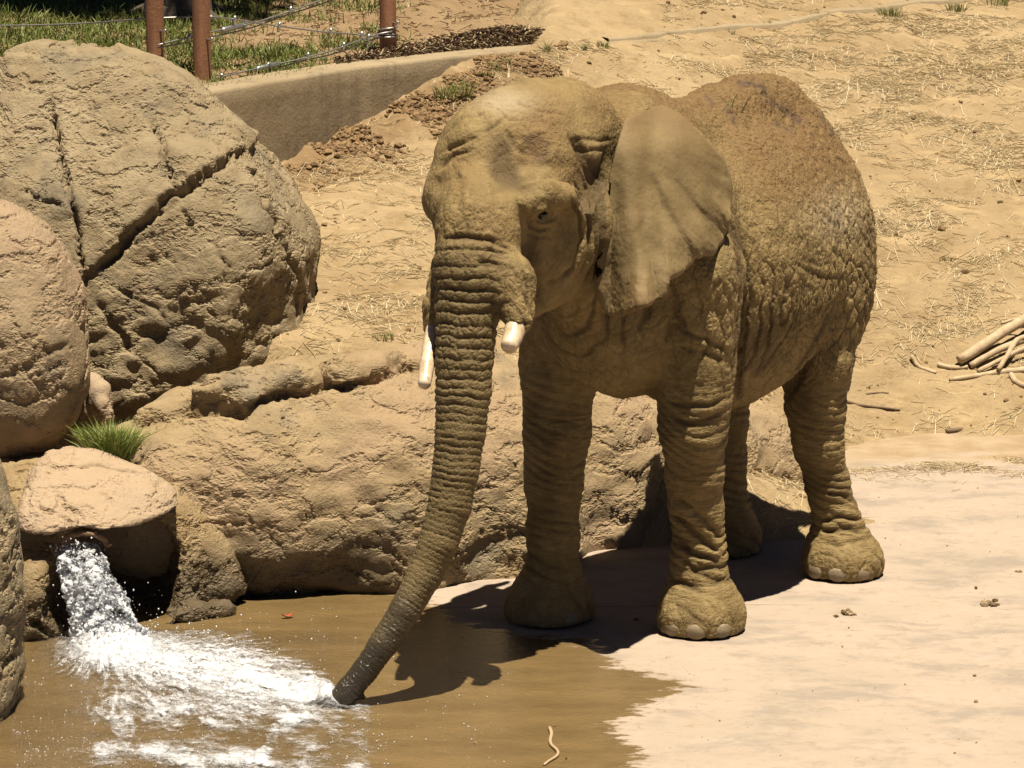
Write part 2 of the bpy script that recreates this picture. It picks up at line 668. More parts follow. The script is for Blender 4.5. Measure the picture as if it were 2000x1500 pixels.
soil = earth_mat("dry_soil", (.365, .258, .138), (.46, .34, .19), (.29, .195, .092))
soil_dark = earth_mat("bank_soil", (.27, .178, .095), (.34, .235, .13), (.19, .12, .06), False)

X = var_axis(-60, -2.2, 3.9, 60, .032)
Yg = var_axis(4, 16.4, 26.2, 110, .034)
gx, gy = np.meshgrid(X, Yg, indexing='ij')
gz = hill_z(gx, gy) + relief(gx, gy) * sstep(60, 30, np.abs(gx))
low = sstep(17.3, 16.5, gy) + 0 * gx
gz = gz * (1 - low) - .30 * low
hill = add_mesh("hillside", np.stack([gx, gy, gz], -1).reshape(-1, 3), grid_faces(len(X), len(Yg)), soil, None, True, {"damp": (.9 * np.exp(-((wall_y(gx) - gy - .3) / .42) ** 2) * sstep(.55, -.2, gx) * sstep(-2.6, -1.8, gx)).ravel()})
tag(hill, "bare dusty hillside strewn with straw rising behind the elephant", kind="structure")
def surf_z(x, y):
    x, y = np.atleast_1d(x), np.atleast_1d(y)
    i = np.clip(np.searchsorted(X, x) - 1, 0, len(X) - 2)
    j = np.clip(np.searchsorted(Yg, y) - 1, 0, len(Yg) - 2)
    u, v = (x - X[i]) / (X[i + 1] - X[i]), (y - Yg[j]) / (Yg[j + 1] - Yg[j])
    return gz[i, j] * (1 - u) * (1 - v) + gz[i + 1, j] * u * (1 - v) + gz[i, j + 1] * (1 - u) * v + gz[i + 1, j + 1] * u * v

def hit_hill(px, py, zf=None):
    """where the line of sight through (px, py) meets the hillside"""
    zf = zf or surf_z
    Ys = np.linspace(16.5, 34, 1400)
    P = np.array([W(px, py, y) for y in (Ys[0], Ys[-1])])
    t = (Ys - Ys[0]) / (Ys[-1] - Ys[0])
    Q = P[0] + t[:, None] * (P[1] - P[0])
    d = Q[:, 2] - zf(Q[:, 0], Q[:, 1])
    k = np.argmax(d < 0)
    return Q[k]

# bank above the wall
XB = var_axis(-60, -3.6, 1.5, 2.2, .04)
TB = np.r_[0, np.cumsum(np.r_[np.full(130, .045), .045 * 1.17 ** np.arange(1, 35)])]
bx, bt = np.meshgrid(XB, TB, indexing='ij')
by = wall_y(bx) + .265 + bt
bz = bank_z(bx, by) + relief(bx + 3, by) * .8 * sstep(0, .4, bt)
sink = sstep(-.1, .85, bx)
bz = bz * (1 - sink) + (surf_z(bx.ravel(), by.ravel()).reshape(bx.shape) - .06) * sink
bank = add_mesh("earth_bank", np.stack([bx, by, bz], -1).reshape(-1, 3), grid_faces(len(XB), len(TB)), soil_dark)
tag(bank, "grassy earth bank above the concrete retaining wall", kind="structure")
def bank_surf(x, y):
    x, y = np.atleast_1d(x), np.atleast_1d(y)
    return bank_z(x, y) + relief(x + 3, y) * .8 * sstep(0, .4, y - wall_y(x) - .265)
def hit_bank(px, py): return hit_hill(px, py, bank_surf)

# concrete yard, wet where the water runs
WET = [G(a, b)[:2] for a, b in ((-900, 1130), (60, 1130), (350, 1130), (620, 1140), (760, 1150), (868, 1186), (900, 1215), (1010, 1238), (1150, 1252), (1185, 1275), (1205, 1302), (1262, 1316), (1330, 1332), (1318, 1358), (1262, 1380),
        (1235, 1398), (1188, 1418), (1215, 1440), (1258, 1462), (1235, 1500), (1205, 1540), (1300, 1600), (1500, 1900), (-900, 1900))]
XC = var_axis(-12, -2.4, 3.2, 14, .04)
YC = var_axis(6, 12.9, 19.8, 20.2, .04)
cx, cy = np.meshgrid(XC, YC, indexing='ij')
cq = np.stack([cx.ravel(), cy.ravel()], 1)
wsd = signed_poly(cq, WET)
pad_z = (.004 * noise2(cx * .8, cy * .8, 71)).ravel()
cb = NB("concrete")
wn = cb.add(cb.mul(cb.sub(cb.noise(7, 6, .68, vec=cb.maprot(cb.P, (0, 0, 0), (1, 2.0, 1))), .5), .55), cb.attr("wet_dist"))
wetf = cb.ramp(wn, -.045, .035, 1, 0)
spl = cb.vor(26, cb.warp(.03, 12))
splash = cb.mul(cb.ramp(spl, .10, .22, 1, 0), cb.mul(cb.ramp(cb.attr("wet_dist"), .02, .34, 1, 0), cb.ramp(cb.noise(5, 3), .42, .52)))
wetall = cb.math('MAXIMUM', wetf, cb.mul(splash, .6))
k1, k2, k3 = cb.noise(1.3, 6, .62), cb.noise(9, 6, .65), cb.noise(90, 4, .7)
streak = cb.noise(1.0, 6, .65, vec=cb.maprot(cb.warp(.2, 1.5), (0, 0, 8), (1.2, 5, 1)))
dry = cb.mix(cb.ramp(k1, .3, .7), (.44, .355, .265), (.49, .385, .295))
dry = cb.mix(cb.mul(cb.ramp(streak, .50, .72), .35), dry, (.37, .31, .245))
dry = cb.mix(cb.mul(cb.ramp(cb.noise(2.1, 8, .72, vec=cb.maprot(cb.warp(.4, 1.1), (0, 0, 20), (1, 1.5, 1))), .47, .64), .8), dry, (.32, .265, .21))
dry = cb.mix(cb.mul(cb.ramp(cb.noise(13, 7, .72), .53, .70), .7), dry, (.33, .25, .175))
dry = cb.mix(cb.mul(cb.ramp(cb.noise(3.3, 7, .7), .55, .70), .6), dry, (.50, .41, .33))
seam = cb.mul(cb.ramp(cb.math('ABSOLUTE', cb.add(cb.attr('seam'), cb.mul(cb.sub(cb.noise(4, 4), .5), .05))), .002, .010, 1, 0), cb.ramp(cb.attr('seam_x'), .9, 1.55, 1, 0))
dry = cb.mix(cb.mul(seam, .75), dry, (.17, .13, .10))
dry = cb.mix(cb.mul(cb.ramp(k2, .52, .78), .5), dry, (.44, .31, .20))
dry = cb.mix(cb.mul(cb.ramp(k3, .62, .8), .35), dry, (.40, .29, .19))
dst = cb.ramp(cb.add(cb.mul(cb.sub(cb.noise(2.6, 7, .7, vec=cb.maprot(cb.P, (0, 0, 12), (1, 2.2, 1))), .5), 2.4), cb.attr("dusty")), .35, .95)
dry = cb.mix(cb.mul(dst, .9), dry, cb.mix(cb.ramp(cb.noise(5, 6, .65), .35, .65), (.36, .25, .135), (.45, .335, .205)))
wetc = cb.mix(cb.ramp(cb.noise(2.2, 5, .6, vec=cb.maprot(cb.P, (0, 0, 10), (1, 2.4, 1))), .3, .7), (.180, .118, .048), (.245, .162, .068))
wetc = cb.mix(cb.mul(cb.ramp(k2, .5, .75), .55), wetc, (.135, .095, .043))
cb.color(cb.mix(wetall, dry, wetc))
cb.rough(cb.ramp(wetf, 0, 1, .9, .13))
cb.spec(cb.ramp(wetf, 0, 1, .2, .5))
cb.bump(cb.add(cb.add(cb.mul(k2, cb.ramp(wetf, 0, 1, .006, .003)), cb.mul(wetf, cb.mul(cb.noise(34, 3, .6, vec=cb.maprot(cb.P, (0, 0, 12), (1, 1.8, 1))), .004))), cb.mul(k3, .0018)), 1.0, 1.0)
dusty = sstep(-.9, .35, cy - np.interp(cx, [-2, .5, 1.3, 2, 3, 4], [17, 17, 18.3, 19.1, 18.9, 18.4])).ravel()
pad = add_mesh("concrete_yard", np.stack([cx.ravel(), cy.ravel(), pad_z], 1), grid_faces(len(XC), len(YC)), cb.m, None, True, {"wet_dist": np.clip(wsd, -1, 1), "dusty": dusty, "seam": cy.ravel() - G(1300, 1184)[1] - .03 * (cx.ravel() - .6), "seam_x": cx.ravel()})
tag(pad, "pale concrete yard, dark and wet where water runs over it", kind="structure")

# ================================================================== retaining wall
wm = NB("wall_concrete")
ws = wm.noise(1.0, 5, .65, vec=wm.maprot(wm.P, (0, 0, 0), (7, 7, 1.2)))
wc = wm.mix(wm.ramp(wm.noise(2, 5, .6), .3, .7), (.40, .31, .19), (.34, .26, .155))
wc = wm.mix(wm.mul(wm.ramp(ws, .48, .75), .75), wc, (.21, .165, .10))
wc = wm.mix(wm.mul(wm.ramp(wm.noise(45, 5, .7), .6, .8), .4), wc, (.19, .14, .085))
wm.color(wc)
wm.rough(.9)
wm.spec(.15)
wm.bump(wm.add(wm.mul(wm.noise(60, 5, .7), .004), wm.mul(wm.noise(5, 4), .012)), 1.0, 1.0)
wl = np.concatenate([[(-4.2, 17.5)], WALL])
seg = np.r_[0, np.cumsum(np.linalg.norm(np.diff(wl, axis=0), axis=1))]
ss = np.arange(0, seg[-1], .05)
wx, wy_ = np.interp(ss, seg, wl[:, 0]), np.interp(ss, seg, wl[:, 1])
tx, ty = np.gradient(wx), np.gradient(wy_)
ln = np.hypot(tx, ty)
nx, ny = -ty / ln, tx / ln
prof = [(0, -1.3), (0, -.9), (0, -.5), (0, -.25), (0, -.1), (0, -.022), (.006, -.006), (.022, 0), (.10, 0), (.18, 0), (.26, 0), (.278, -.006), (.284, -.022), (.284, -.6), (.284, -1.3)]
Vw = []
for a, z in prof:
    wobble = .006 * noise2(ss * 3, np.full_like(ss, z * 4 + a * 9), 73)
    Vw.append(np.stack([wx + nx * a + nx * wobble, wy_ + ny * a + ny * wobble, np.full_like(ss, WALL_Z + z) + wobble * .6], 1))
Vw = np.stack(Vw, 0).reshape(-1, 3)
wall = add_mesh("retaining_wall", Vw, grid_faces(len(prof), len(ss))[:, ::-1], wm.m)
tag(wall, "low tan concrete retaining wall running uphill behind the largest boulder", "retaining wall")
wall.data.flip_normals()
# ================================================================== rocks
def rock_mat(name, c1, c2, stain, pink=None, gray=(.20, .165, .11), bump=1.0, darklow=False):
    b = NB(name)
    p = b.warp(.05, 4)
    n1, n2, n3, n4 = b.noise(1.7, 5, .6), b.noise(7, 6, .68, vec=p), b.noise(30, 6, .72), b.noise(110, 4, .7)
    rid = b.math('ABSOLUTE', b.sub(b.noise(3.6, 5, .6, vec=b.maprot(p, (20, 35, 0), (1, 1, 1.6))), .5))
    pits = b.vor(55, b.warp(.03, 20))
    c = b.mix(b.ramp(n1, .3, .7), c1, c2)
    c = b.mix(b.mul(b.ramp(n2, .42, .72), .65), c, stain)
    c = b.mix(b.mul(b.ramp(b.noise(2.6, 6, .65), .50, .68), .75), c, gray)
    if pink:
        c = b.mix(b.mul(b.ramp(b.noise(1.2, 4, .6), .42, .62), .8), c, pink)
    c = b.mix(b.mul(b.ramp(n3, .55, .78), .45), c, tuple(v * .5 for v in stain))
    c = b.mix(b.mul(b.ramp(n4, .6, .8), .3), c, tuple(min(1, v * 1.5) for v in c2))
    if darklow:
        w_ = b.attr("wet")  # rock base: wet foot; ledge: shade of the undercut put into the colour
        c = b.mix(b.mul(w_, .85), c, (.105, .078, .046))
        b.rough(b.ramp(w_, 0, 1, .9, .35))
    else:
        b.rough(.92)
    b.color(c)
    b.spec(.18)
    h = b.add(b.add(b.mul(n2, .030), b.mul(b.ramp(rid, 0, .07), .012)), b.add(b.mul(n3, .008), b.mul(n4, .002)))
    h = b.add(h, b.mul(b.mul(b.ramp(pits, 0, .3), b.ramp(n1, .45, .6)), .004))
    b.displace(b.mul(b.sub(h, .036), bump))
    return b.m

rock_tan = rock_mat("rock_tan", (.325, .25, .145), (.385, .30, .18), (.235, .165, .085), bump=1.0)
rock_pink = rock_mat("rock_pink", (.36, .265, .155), (.40, .295, .18), (.27, .19, .10), pink=(.42, .295, .185), bump=.9)
rock_ledge = rock_mat("rock_ledge", (.35, .26, .138), (.41, .30, .165), (.28, .19, .088), pink=(.40, .28, .165), gray=(.235, .195, .13), bump=.85, darklow=True)
rock_spout = rock_mat("rock_spout", (.44, .325, .20), (.44, .345, .23), (.34, .235, .13), pink=(.47, .34, .22), gray=(.36, .31, .25), bump=.7)
rock_base = rock_mat("rock_mortar", (.36, .26, .13), (.42, .305, .165), (.27, .17, .075), gray=(.24, .16, .08), bump=1.2, darklow=True)

def rock(name, fld, lo, hi, h, mat, cracks=(), sub=1, lowf=.05, jit=8.0, facing=-.1, extra=None, wet=None, label=None, cat="boulder", group=None):
    V, F = field_mesh(fld, lo, hi, h)
    o = add_mesh(name, V, F, mat)
    if sub:
        subdivide(o, sub)
    V, N = get_co(o), vnormals(o)
    off = lowf * fbm(V * 1.6, 3, 81) + lowf * .35 * noise3(V * 6, 85)
    off += carve_px(V, N, cracks, facing=facing, jit=jit)
    if extra is not None:
        off += extra(V, N)
    V = V + N * off[:, None]
    set_co(o, V)
    if wet is not None:
        o.data.attributes.new("wet", 'FLOAT', 'POINT').data.foreach_set("value", np.asarray(wet(V), np.float32))
    tag(o, label, cat, group)
    return o

def carve_px(V, N, lines, facing=-0.05, jit=0.0, soft=1.0, only=None):
    """grooves (or raised folds, negative depth) drawn on the side seen from the viewpoint, as offsets along the normal.
    lines: (points, half width in px, depth in metres)"""
    q = to_px(V)
    if jit:
        q = q + jit * np.stack([noise3(V * 9, 31), noise3(V * 9, 32)], 1) + jit * .5 * np.stack([noise3(V * 27, 33), noise3(V * 27, 34)], 1)
    view = V - np.array([0, 0, CAM_H])
    view /= np.linalg.norm(view, axis=1)[:, None]
    f = sstep(facing, facing + .25, -(view * N).sum(1))
    if only is not None:
        f = f * only
    off = np.zeros(len(V))
    for pl, wd, dp in lines:
        pl = np.array(pl, float)
        lo, hi = pl.min(0) - wd * 3, pl.max(0) + wd * 3
        m = (q[:, 0] > lo[0]) & (q[:, 0] < hi[0]) & (q[:, 1] > lo[1]) & (q[:, 1] < hi[1]) & (f > 0)
        if not m.any():
            continue
        d, t = seg_dist(q[m], pl, True)
        taper = np.clip(np.minimum(t, 1 - t) * 6, 0.15, 1)
        off[m] -= dp * taper * np.exp(-(d / (wd * soft * np.sqrt(taper))) ** 2) * f[m]
    return off

# --- the largest boulder
f = Field()
f.ell(W(215, 585, 17.75), (1.0, .80, 1.06), rot_euler(-12, 0, 8), .1, 2.6)
f.ell(W(378, 560, 17.65), (.55, .72, .78), rot_euler(-8, 14, -12), .14, 2.8)
f.ell(W(185, 350, 17.9), (.62, .62, .62), rot_euler(-10, 0, 5), .12, 3.0)
f.half(np.array([.80, -.18, .57]) / np.linalg.norm([.80, -.18, .57]), float(np.array([.80, -.18, .57]) / np.linalg.norm([.80, -.18, .57]) @ W(452, 250, 17.5)), .10)
f.half((0, 0, -1), -.25, .05)
def boulder_lumps(V, N):
    q = to_px(V)
    cap = signed_poly(q, [(-300, 60), (300, 60), (318, 100), (290, 108), (255, 104), (230, 112), (175, 108), (120, 128), (60, 140), (0, 152), (-300, 190)])
    up = sstep(6, -6, cap) * sstep(.0, .3, -((V - [0, 0, CAM_H]) * N).sum(1) / np.linalg.norm(V - [0, 0, CAM_H], axis=1) + .2)
    # the tilted block left of the long diagonal crack stands proud of the lower right one
    diag = signed_poly(q, [(165, 545), (350, 380), (420, 330), (490, 290), (560, 200), (300, 40), (-100, 40), (-100, 600)])
    return .045 * up + .035 * sstep(7, -7, diag) + .02 * noise3(V * np.array([9, 9, 14]), 87) * sstep(500, 640, q[:, 1])
CR = [([(95, 170), (102, 230), (118, 300), (135, 380), (150, 440), (160, 500), (168, 560)], 4.2, .07),
      ([(290, 225), (312, 262), (325, 320), (340, 362), (352, 385)], 3.6, .055),
      ([(170, 545), (225, 495), (275, 440), (330, 385), (390, 348), (440, 318), (490, 292)], 6, .08),
      ([(460, 325), (490, 345), (515, 400), (545, 440), (570, 500), (585, 560), (580, 640)], 4.5, .065),
      ([(0, 145), (60, 135), (120, 122), (180, 104), (235, 106), (270, 96), (308, 98)], 5, .045),
      ([(40, 375), (80, 392), (130, 420)], 4, .02), ([(360, 400), (370, 430), (365, 460)], 4, .03), ([(190, 590), (235, 650), (260, 700)], 5, .03),
      ([(230, 560), (300, 600), (340, 640)], 4, .018), ([(410, 470), (450, 520), (440, 560)], 4, .018)]
rock("boulder", f, (-3.4, 16.5, .2), (-.7, 18.9, 2.75), .026, rock_tan, CR, 1, .05, 9, -.25, boulder_lumps,
     label="largest tan boulder, split by long dark cracks, below the rusty posts")

# --- the pinkish one in front of it on the left
f = Field()
f.ell(W(-65, 680, 16.15), (.52, .50, .70), rot_euler(0, 14, 15), .1, 2.3)
f.ell(W(45, 715, 16.0), (.27, .34, .40), rot_euler(0, -6, 0), .15, 2.3)
rock("boulder", f, (-3.1, 15.4, .15), (-1.75, 16.9, 1.95), .024, rock_pink, [([(0, 735), (55, 725), (95, 690), (150, 668)], 9, .014)], 1, .03, 8,
     label="rounded pinkish boulder leaning in front of the largest boulder")

# --- the rough one at the edge, nearest
f = Field()
f.ell(W(-165, 1150, 14.0), (.44, .44, .80), rot_euler(0, -2, 0), .1, 2.3)
f.ell(W(-170, 1380, 13.85), (.36, .42, .42), rot_euler(0, 4, 0), .15, 2.2)
rock("boulder", f, (-3.0, 13.2, -.12), (-1.75, 14.6, 1.6), .021, rock_tan, [([(0, 1300), (25, 1290), (45, 1270)], 5, .03), ([(0, 1460), (15, 1440), (30, 1400)], 5, .03)], 1, .03, 8,
     label="coarse brown boulder cut off by the picture edge, beside the falling water")

# --- long low rock with the overhanging ledge behind the elephant
f = Field()
nodes = [((310, 965, 16.05), .40, .66), ((385, 960, 16.1), .46, .80), ((500, 950, 16.2), .62, .90), ((680, 940, 16.4), .74, .96), ((880, 930, 16.75), .76, .98), ((1100, 910, 17.25), .64, .84), ((1300, 900, 17.8), .54, .64), ((1420, 890, 18.2), .40, .44)]
for (p, r, hz) in nodes:
    c = W(*p)
    zc = {0: .34, 1: .38, 2: .36, 3: .26, 4: .14}.get(nodes.index((p, r, hz)), .02)
    f.ell((c[0], c[1] + .1, zc), (.50, r, hz + .02 - zc), rotz(math.radians(38)), .16, 2.3)
f.half((0, 0, -1), .08, .02)
# the broken slab lying along its top and jutting over the face
for lst, r in (([(286, 806), (335, 782), (395, 770), (455, 766), (488, 768)], .062), ([(390, 752), (450, 742), (505, 742), (540, 738)], .060), ([(520, 744), (560, 734), (620, 724), (665, 718)], .070), ([(672, 716), (720, 708), (770, 702), (800, 698)], .072), ([(805, 700), (830, 694), (870, 684), (930, 680)], .062)):
    cps = [f.hit(a, b + 14) + np.array([0, -.015, 0]) for a, b in lst]
    cps = [p if p[1] > 15.2 else W(a, b, 15.95) for p, (a, b) in zip(cps, lst)]
    f.chain([(p, r * (1 + .12 * math.sin(k * 2.1))) for k, p in enumerate(cps)], .014)
    f.chain([(p + np.array([.05, .16, .0]), r * 1.15) for k, p in enumerate(cps)], .03)
def ledge_lumps(V, N):
    q = to_px(V)
    return .02 * noise3(V * np.array([7, 7, 11]), 88)
LCR = [([(340, 965), (352, 985), (370, 990)], 5, .04), ([(700, 955), (800, 950)], 3, .008),
       ([(262, 838), (330, 814), (400, 806), (480, 800), (505, 787), (522, 776), (600, 766), (700, 750), (780, 730), (832, 718)], 6, .05)]
def ledge_foot_shade(V):  # shade under the undercut foot painted as a dark band, with wet gloss
    q = to_px(V)
    return sstep(.42, .10, V[:, 2] + .12 * noise3(V * 5, 89)) * sstep(860, 700, q[:, 0]) * sstep(300, 420, q[:, 0])
rock("ledge_rock", f, (-2.3, 14.9, -.1), (2.2, 19.4, 1.25), .029, rock_ledge, LCR, 1, .035, 8, -.3, ledge_lumps, ledge_foot_shade,
     label="long low rock with an overhanging broken ledge behind the trunk and forelegs", cat="rock")

# --- mortared rock foot with the dark hollow the water falls from
f = Field()
f.ell(W(100, 1120, 15.85), (.80, .55, .58), rot_euler(0, 0, 0), .1, 2.6)
f.chain([(W(285, 925, 15.95), .12), (W(350, 1000, 15.86), .12), (W(395, 1080, 15.76), .11), (W(450, 1145, 15.68), .07)], .12)
f.cone(W(310, 1208, 15.27), .05, W(440, 1192, 15.48), .055, .10)
f.ell(W(70, 1195, 15.12), (.16, .16, .27), rot_euler(0, 16, 0), .06, 2.2)
f.ell(W(222, 1135, 15.2), (.275, .60, .27), rot_euler(0, 8, 0), .05, 2.8, sub=True)
f.half((0, 0, -1), .06, .02)
def base_wet(V): return sstep(.42, .12, V[:, 2] + .12 * noise3(V * 4, 90))
rock("rock_base", f, (-2.9, 14.85, -.08), (-.85, 16.5, 1.1), .025, rock_base, [([(60, 1215), (95, 1235), (120, 1250)], 5, .03)], 1, .02, 8, -.1, None, base_wet,
     label="mortared rock foot hollowed out behind the falling water", cat="rock")

# --- slab over the spout
f = Field()
f.ell(W(190, 1005, 15.32), (.345, .38, .115), rot_euler(24, 20, -4), .06, 2.8)
f.ell(W(130, 955, 15.55), (.20, .30, .13), rot_euler(22, 6, 0), .10, 2.2)
_n = np.array([-.02, .10, -1.0]) / np.linalg.norm([-.02, .10, -1.0])
f.half(_n, float(_n @ W(200, 1050, 15.0)), .02)
f.ell(W(150, 1052, 15.0), (.10, .16, .035), rot_euler(0, 0, 0), .03, sub=True)
SCR = [([(60, 905), (140, 905), (215, 915), (290, 935)], 3.5, .016), ([(105, 965), (125, 985), (160, 1010), (150, 1022)], 4, .022), ([(60, 980), (100, 1000), (130, 1020), (140, 1040)], 4, .018), ([(190, 960), (215, 985), (205, 1010)], 3, .010), ([(40, 940), (60, 960), (52, 1000)], 3, .012)]
slab = rock("spout_rock", f, (-2.5, 14.6, .2), (-1.2, 16.2, 1.05), .015, rock_spout, SCR, 1, .022, 7,
     label="peach coloured flat rock roofing the hollow where water pours out", cat="rock")
# rusty rim of the pipe set under the slab
pm = NB("rusty_pipe")
pm.color(pm.mix(pm.ramp(pm.noise(30, 5, .7), .4, .7), (.20, .105, .05), (.30, .19, .10)))
pm.rough(.8)
pm.bump(pm.noise(120, 3), .004)
pc = W(165, 1085, 15.12)
an = np.linspace(math.radians(20), math.radians(165), 26)
bt_ = Bits().tube(np.stack([pc[0] + .115 * np.cos(an), pc[1] + .02 * np.sin(an * 3), pc[2] + .105 * np.sin(an)], 1), .013 + .002 * np.sin(np.arange(26) * 2.4), 10)
bt_.tube(np.stack([pc[0] + .108 * np.cos(an), pc[1] + .03 + 0 * an, pc[2] + .098 * np.sin(an)], 1), .015, 8)
pipe = tag(bt_.build("water_pipe", pm.m), "rusty curved rim of the pipe that pours water under the flat rock", "pipe")
# ================================================================== elephant
def skin_material():
    b = NB("elephant_skin")
    wt, wl, wb = b.attr("w_trunk"), b.attr("w_leg"), b.attr("w_body")
    dirt, wet, crease = b.attr("dirt"), b.attr("wet"), b.attr("crease")
    su = b.attr("trunk_uv", True)
    p = b.warp(.05, 7)
    # body: net of cracks, longer along the hang of the hide
    v1 = b.vor(17, b.maprot(p, (0, 0, -34), (1, 1.1, .72)), 'DISTANCE_TO_EDGE')
    v2 = b.vor(44, b.maprot(b.warp(.03, 16), (0, 0, -34), (1, 1, .7)), 'DISTANCE_TO_EDGE')
    net = b.attr('w_net')
    body = b.add(b.mul(b.sub(b.ramp(v1, 0, .34), .75), b.add(.0026, b.mul(net, .0056))), b.mul(b.sub(b.ramp(v2, 0, .3), .6), .0024))
    # legs: wrinkles lying across the limb
    v3 = b.vor(17, b.maprot(b.warp(.06, 5), (0, 0, 0), (.6, .6, 2.4)), 'DISTANCE_TO_EDGE')
    v4 = b.vor(48, b.maprot(b.warp(.03, 12), (0, 0, 0), (1, 1, 1.8)), 'DISTANCE_TO_EDGE')
    fw = b.noise(1.0, 3, .6, vec=b.maprot(b.warp(.05, 4), (0, 8, 0), (9, 9, 62)))
    leg = b.add(b.mul(b.sub(b.ramp(v3, 0, .3), .7), .0013), b.add(b.mul(b.sub(b.ramp(v4, 0, .3), .6), .0010), b.mul(b.sub(fw, .5), .010)))
    # trunk: (around, along)
    v5 = b.vor(1.0, b.vscale(b.vadd(su, b.vscale(b.noise(9, 2, color=True), (.6, .6, 0))), (1, 1, 1)), 'DISTANCE_TO_EDGE')
    v6 = b.vor(60, b.warp(.01, 30), 'DISTANCE_TO_EDGE')
    trunk = b.add(b.mul(b.mul(b.sub(b.ramp(v5, 0, .22), .75), b.attr('w_brick')), .0035), b.mul(b.sub(b.ramp(v6, 0, .3), .6), .0012))
    fine = b.add(b.mul(b.sub(b.noise(75, 4, .7), .5), .0034), b.mul(b.sub(b.noise(17, 4, .6), .5), .007))
    cr = b.mul(dirt, b.mul(b.sub(b.ramp(b.noise(52, 4, .6), .50, .75), .2), .006))
    h = b.add(b.add(b.mul(body, wb), b.mul(leg, wl)), b.add(b.mul(trunk, wt), b.add(fine, cr)))
    b.displace(h)
    # colour: dusty grey-brown hide, ochre dust, dry mud in patches
    n1 = b.noise(3.2, 5, .6)
    n2 = b.noise(24, 5, .65)
    c = b.mix(b.ramp(n1, .3, .7), (.178, .122, .046), (.270, .188, .076))
    c = b.mix(b.mul(b.ramp(n2, .4, .75), .5), c, (.355, .26, .118))
    c = b.mix(b.mul(b.attr("w_trunk"), .65), c, (.142, .104, .046))
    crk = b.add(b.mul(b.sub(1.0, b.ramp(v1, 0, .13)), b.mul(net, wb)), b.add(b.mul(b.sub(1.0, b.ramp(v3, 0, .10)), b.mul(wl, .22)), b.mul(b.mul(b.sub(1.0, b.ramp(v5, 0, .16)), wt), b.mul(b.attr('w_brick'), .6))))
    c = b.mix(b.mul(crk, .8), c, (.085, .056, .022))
    c = b.mix(b.mul(crease, .75), c, (.070, .045, .018))  # dirt in the folds, and crease shade put into the colour
    dm = b.math('MULTIPLY', dirt, b.ramp(b.add(n2, b.mul(n1, .5)), .45, .85), clamp=True)
    c = b.mix(b.mul(dirt, .75), c, (.205, .132, .050))
    c = b.mix(b.mul(dm, .7), c, (.17, .095, .038))
    c = b.mix(b.attr("pale"), c, (.37, .29, .18))  # sunlight on head and rump painted as a paler tint
    c = b.mix(b.attr("mark"), c, (.10, .062, .040))
    c = b.mix(b.mul(wet, .9), c, (.030, .025, .020))
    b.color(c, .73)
    b.rough(b.ramp(wet, 0, 1, .78, .25))
    b.spec(b.ramp(wet, 0, 1, .22, .5))
    return b.m

skin = skin_material()
elephant = empty("elephant", (0.62, 15.6, 0.0))
tag(elephant, "large dusty brown elephant with blunt stub tusks drinking water through its lowered trunk", "elephant")

BF, BL = np.array([-.555, -.832, 0]), np.array([.832, -.555, 0])        # body: forward, left
HF, HL = np.array([-.67, -.742, 0]), np.array([.742, -.67, 0])          # head: forward, left
FRONT = np.array([.5, 15.3, 0])
def EB(f, l, z): return FRONT + BF * f + BL * l + np.array([0, 0, z])
RB, RH = np.stack([BF, BL, [0, 0, 1]]), np.stack([HF, HL, [0, 0, 1]])

# limb centre lines: (px x, px y, depth, radius in px) -> points with radii
def limb(rows):
    return [(W(x, y, Y), mpx(r, Y)) for x, y, Y, r in rows]

TRUNK = [(928, 455, 14.27, 74), (921, 520, 14.23, 68), (913, 600, 14.20, 64), (907, 700, 14.16, 58), (905, 765, 14.14, 55.5),
         (899, 844, 14.11, 50), (890, 918, 14.09, 46.5), (878, 988, 14.07, 43), (857, 1058, 14.05, 39.5), (830, 1122, 14.03, 35.5),
         (792, 1190, 14.00, 31.5), (751, 1255, 13.98, 29), (712, 1310, 13.965, 26.5), (679, 1350, 13.95, 25)]
trunk_l = limb(TRUNK)
LEG_NF = [(1350, 540, 15.12, 105), (1362, 640, 15.12, 82), (1363, 710, 15.12, 73), (1356, 775, 15.12, 71), (1354, 840, 15.13, 68), (1356, 920, 15.16, 57), (1360, 1000, 15.19, 53),
          (1364, 1090, 15.2, 56), (1367, 1150, 15.2, 61), (1369, 1180, 15.2, 65)]
LEG_FF = [(1100, 600, 15.5, 95), (1091, 690, 15.45, 75), (1090, 740, 15.42, 73), (1087, 844, 15.4, 66), (1082, 940, 15.4, 57), (1078, 1036, 15.4, 52),
          (1078, 1118, 15.4, 54), (1074, 1160, 15.4, 60), (1073, 1185, 15.4, 66)]
LEG_NH = [(1560, 480, 16.45, 125), (1590, 600, 16.25, 95), (1597, 700, 16.2, 72), (1592, 790, 16.2, 59), (1598, 870, 16.22, 50), (1616, 945, 16.25, 46), (1632, 1005, 16.27, 46),
          (1640, 1050, 16.27, 52), (1645, 1080, 16.27, 58)]
LEG_FH = [(1400, 560, 16.7, 100), (1410, 700, 16.7, 62), (1413, 820, 16.72, 50), (1413, 900, 16.72, 47), (1416, 990, 16.72, 48), (1416, 1045, 16.72, 55), (1412, 1070, 16.72, 60)]

f = Field()
# torso
f.ell(EB(-.08, 0, 1.70), (.46, .46, .66), RB)
f.ell(EB(-.76, .0, 1.55), (.76, .56, .69), RB, .12)
f.ell(EB(-1.30, -.03, 1.60), (.46, .44, .69), RB, .14)
f.ell(EB(-1.38, .17, 1.45), (.34, .29, .55), RB, .12)
f.chain([(EB(-.1, 0, 2.21), .12), (EB(-.42, 0, 2.165), .12), (EB(-.75, 0, 2.205), .12), (EB(-1.0, 0, 2.235), .115), (EB(-1.24, 0, 2.225), .105), (EB(-1.55, 0, 2.0), .11)], .13)
